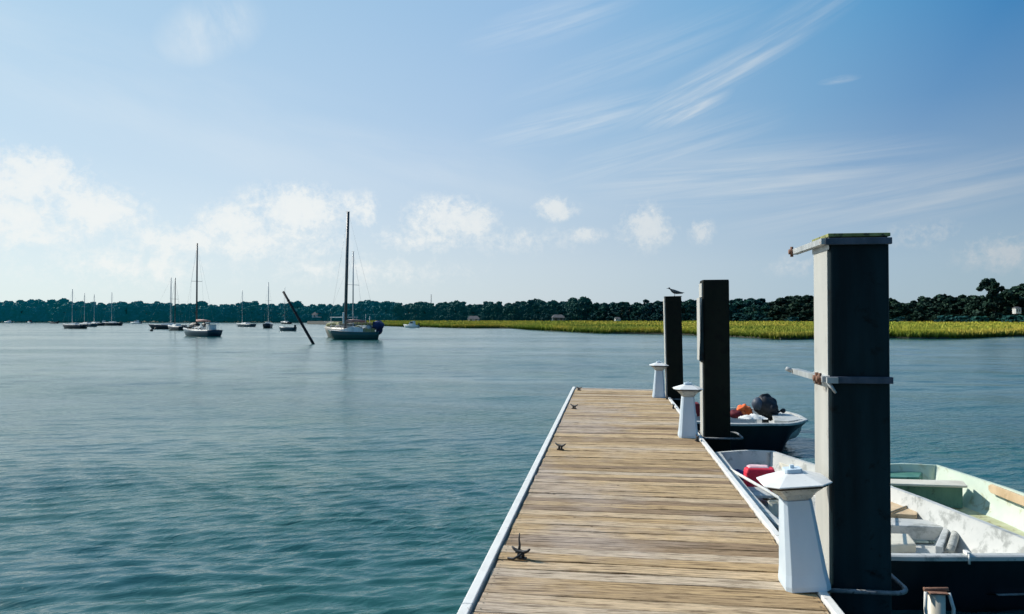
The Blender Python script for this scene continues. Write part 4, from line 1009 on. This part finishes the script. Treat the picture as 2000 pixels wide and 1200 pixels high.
b = MB(); b.box(-1.15, -.92, -.14, .14, dz+.9, dz+2.1); b.build('rolled_sail', M['canvas_white'], r_, .08)
b = MB(); b.rings([[(-1.75, -.35, dz+.08), (-1.75, .35, dz+.08), (-1.6, .3, dz+.2), (-1.6, -.3, dz+.2)], [(-.2, -.72, dz+.04), (-.2, .72, dz+.04), (-.2, .6, dz+.62), (-.2, -.6, dz+.62)], [(1.0, -.7, dz+.04), (1.0, .7, dz+.04), (1.0, .55, dz+.5), (1.0, -.55, dz+.5)]]); b.build('coachroof', M['canvas_white'], r_, .03)
b = MB(); b.tube([(1.2, -.5, dz+.1), (1.25, -.5, dz+1.9)], .02, 5); b.tube([(1.6, .4, dz+.1), (1.6, .4, dz+1.7)], .03, 5); b.blob((1.6, -.3, dz+.5), (.35, .3, .35), 9); b.build('deck_clutter', M['mast_light'], r_)
# left cluster and far boats
r2, B, dz = sailboat(326, 643, 7.8, R(14), ('hull_dark', 'cabin', 'canvas_tan'), 543, .6, 'dark hulled sailboat close behind the bow of the teal one, thin left mast', fb=.8, detail=1, mast_mat='mast_light', mr=.10, boom=False)
r2, B, dz = sailboat(343, 645.5, 6.6, R(-35), ('hull_dark', 'cabin', 'canvas_navy'), 543, .45, 'dark hulled sailboat between the teal one and the thin masted one', fb=.7, detail=1, mast_mat='mast_dark', mr=.10, boom=False)
sailboat(143, 642, 7.2, R(-14), ('hull_dark', 'cabin', 'canvas_navy'), 565, .45, 'black hulled sailboat at the left end of the far left cluster', fb=.8, detail=1, mast_mat='mast_light', mr=.07, boom=False, B=2.2)
sailboat(168, 638.5, 7.8, R(-20), ('hull_grey', 'cabin', 'canvas_navy'), 573, .4, 'grey hulled sailboat just right of the black one in the far left cluster', fb=.8, detail=1, mast_mat='mast_light', mr=.08, boom=False)
sailboat(185, 636.5, 8.6, R(-25), ('hull_dark', 'cabin', 'canvas_white'), 575, .45, 'sailboat with white canopy in the middle of the far left cluster', fb=.8, detail=1, mast_mat='mast_light', mr=.09, boom=False)
sailboat(218, 636.3, 7.6, R(-8), ('hull_dark', 'cabin', 'canvas_navy'), 572, .5, 'dark sailboat at the right end of the far left cluster', fb=.9, detail=1, mast_mat='mast_light', mr=.09, boom=False)
sailboat(524, 641, 7.0, R(-72), ('hull_dark', 'cabin', 'canvas_tan'), 552, .5, 'black sailboat seen end on, left of the leaning pole', fb=1.0, detail=1, mast_mat='mast_light', mr=.09, boom=False)
sailboat(478, 638.6, 8.0, R(-28), ('hull_grey', 'canvas_white', 'canvas_white'), 567, .35, 'grey sailboat with white covered bow, left of the end on black one', fb=.75, detail=1, mast_mat='mast_light', mr=.07, boom=False)
sailboat(557, 633.2, 9, R(-40), ('hull_dark', 'cabin', 'canvas_white'), 560, .45, 'distant sailboat whose thin mast rises just right of the tip of the leaning pole', fb=.8, detail=1, mast_mat='mast_light', mr=.08, boom=False)
def launch(px, py, L, yaw, hull, cab, label, cabin=True, B=None):
    r_, B, dz = sailboat(px, py, L, yaw, (hull, cab, cab), 0, 0, label, fb=.6, detail=0, name='motorboat', B=B)
    b = MB(); b.rings([[(-L*.4, -.1, dz+.12), (-L*.4, .1, dz+.12)], [(-L*.1, -B*.43, dz+.06), (-L*.1, B*.43, dz+.06)], [(L*.47, -B*.38, dz+.04), (L*.47, B*.38, dz+.04)]], False, False, closed=False); b.build('deck', M['deck'], r_)
    if cabin:
        b = MB(); b.rings([[(-L*.15, -.5, dz+.05), (-L*.15, .5, dz+.05), (-L*.02, .45, dz+.9), (-L*.02, -.45, dz+.9)], [(L*.22, -.6, dz+.05), (L*.22, .6, dz+.05), (L*.2, .5, dz+1.1), (L*.2, -.5, dz+1.1)]]); c_ = b.build('cabin', M[cab], r_)
        b = MB(); b.box(L*.0, L*.17, -.585, .585, dz+.5, dz+.85); b.build('window', M['dark_glass'], c_)
    b = MB(); b.box(L*.46, L*.54, -.15, .15, dz-.2, dz+.5); b.build('outboard', M['black_iron'], r_, .04)
    return r_
launch(560, 646.5, 3.6, R(-12), 'hull_blue', 'canvas_white', 'low teal motorboat with pale top under the leaning pole', False, 1.5)
launch(803, 640.2, 4.4, R(-12), 'canvas_white', 'canvas_white', 'small white motorboat in front of the left end of the marsh', True)
launch(16, 631.2, 7, R(-15), 'cabin', 'cabin', 'pale motorboat at the extreme left by the far shore', True)
launch(58, 631.6, 5.5, R(-30), 'cabin', 'hull_dark', 'half white half dark motorboat, second from the left by the far shore', True)
launch(105, 632.2, 5, R(-5), 'hull_dark', 'hull_grey', 'dark low motorboat left of the far left cluster of sailboats', False)
launch(203, 634.6, 3, R(-60), 'cabin', 'cabin', 'white motorboat seen end on within the far left cluster', True, 1.8)
launch(265, 632.6, 7, R(-12), 'cabin', 'cabin', 'white motorboat alone right of the far left cluster', True)
for px, py, lab in ((296, 647, 'small dark mooring buoy left of the thin masted sailboat'), (304, 643.5, 'second dark mooring buoy, just beside the first and farther off')):
    x_, y_ = g(px, py); b = MB(); b.blob((0, 0, .12), (.28, .28, .26), 2, 0, 12, 8); b.tube([(0, 0, .3), (0, 0, .55)], .03, 5)
    o = b.build('mooring_buoy', M['boot']); o.location = (x_, y_, 0); tag(o, lab, 'buoy')
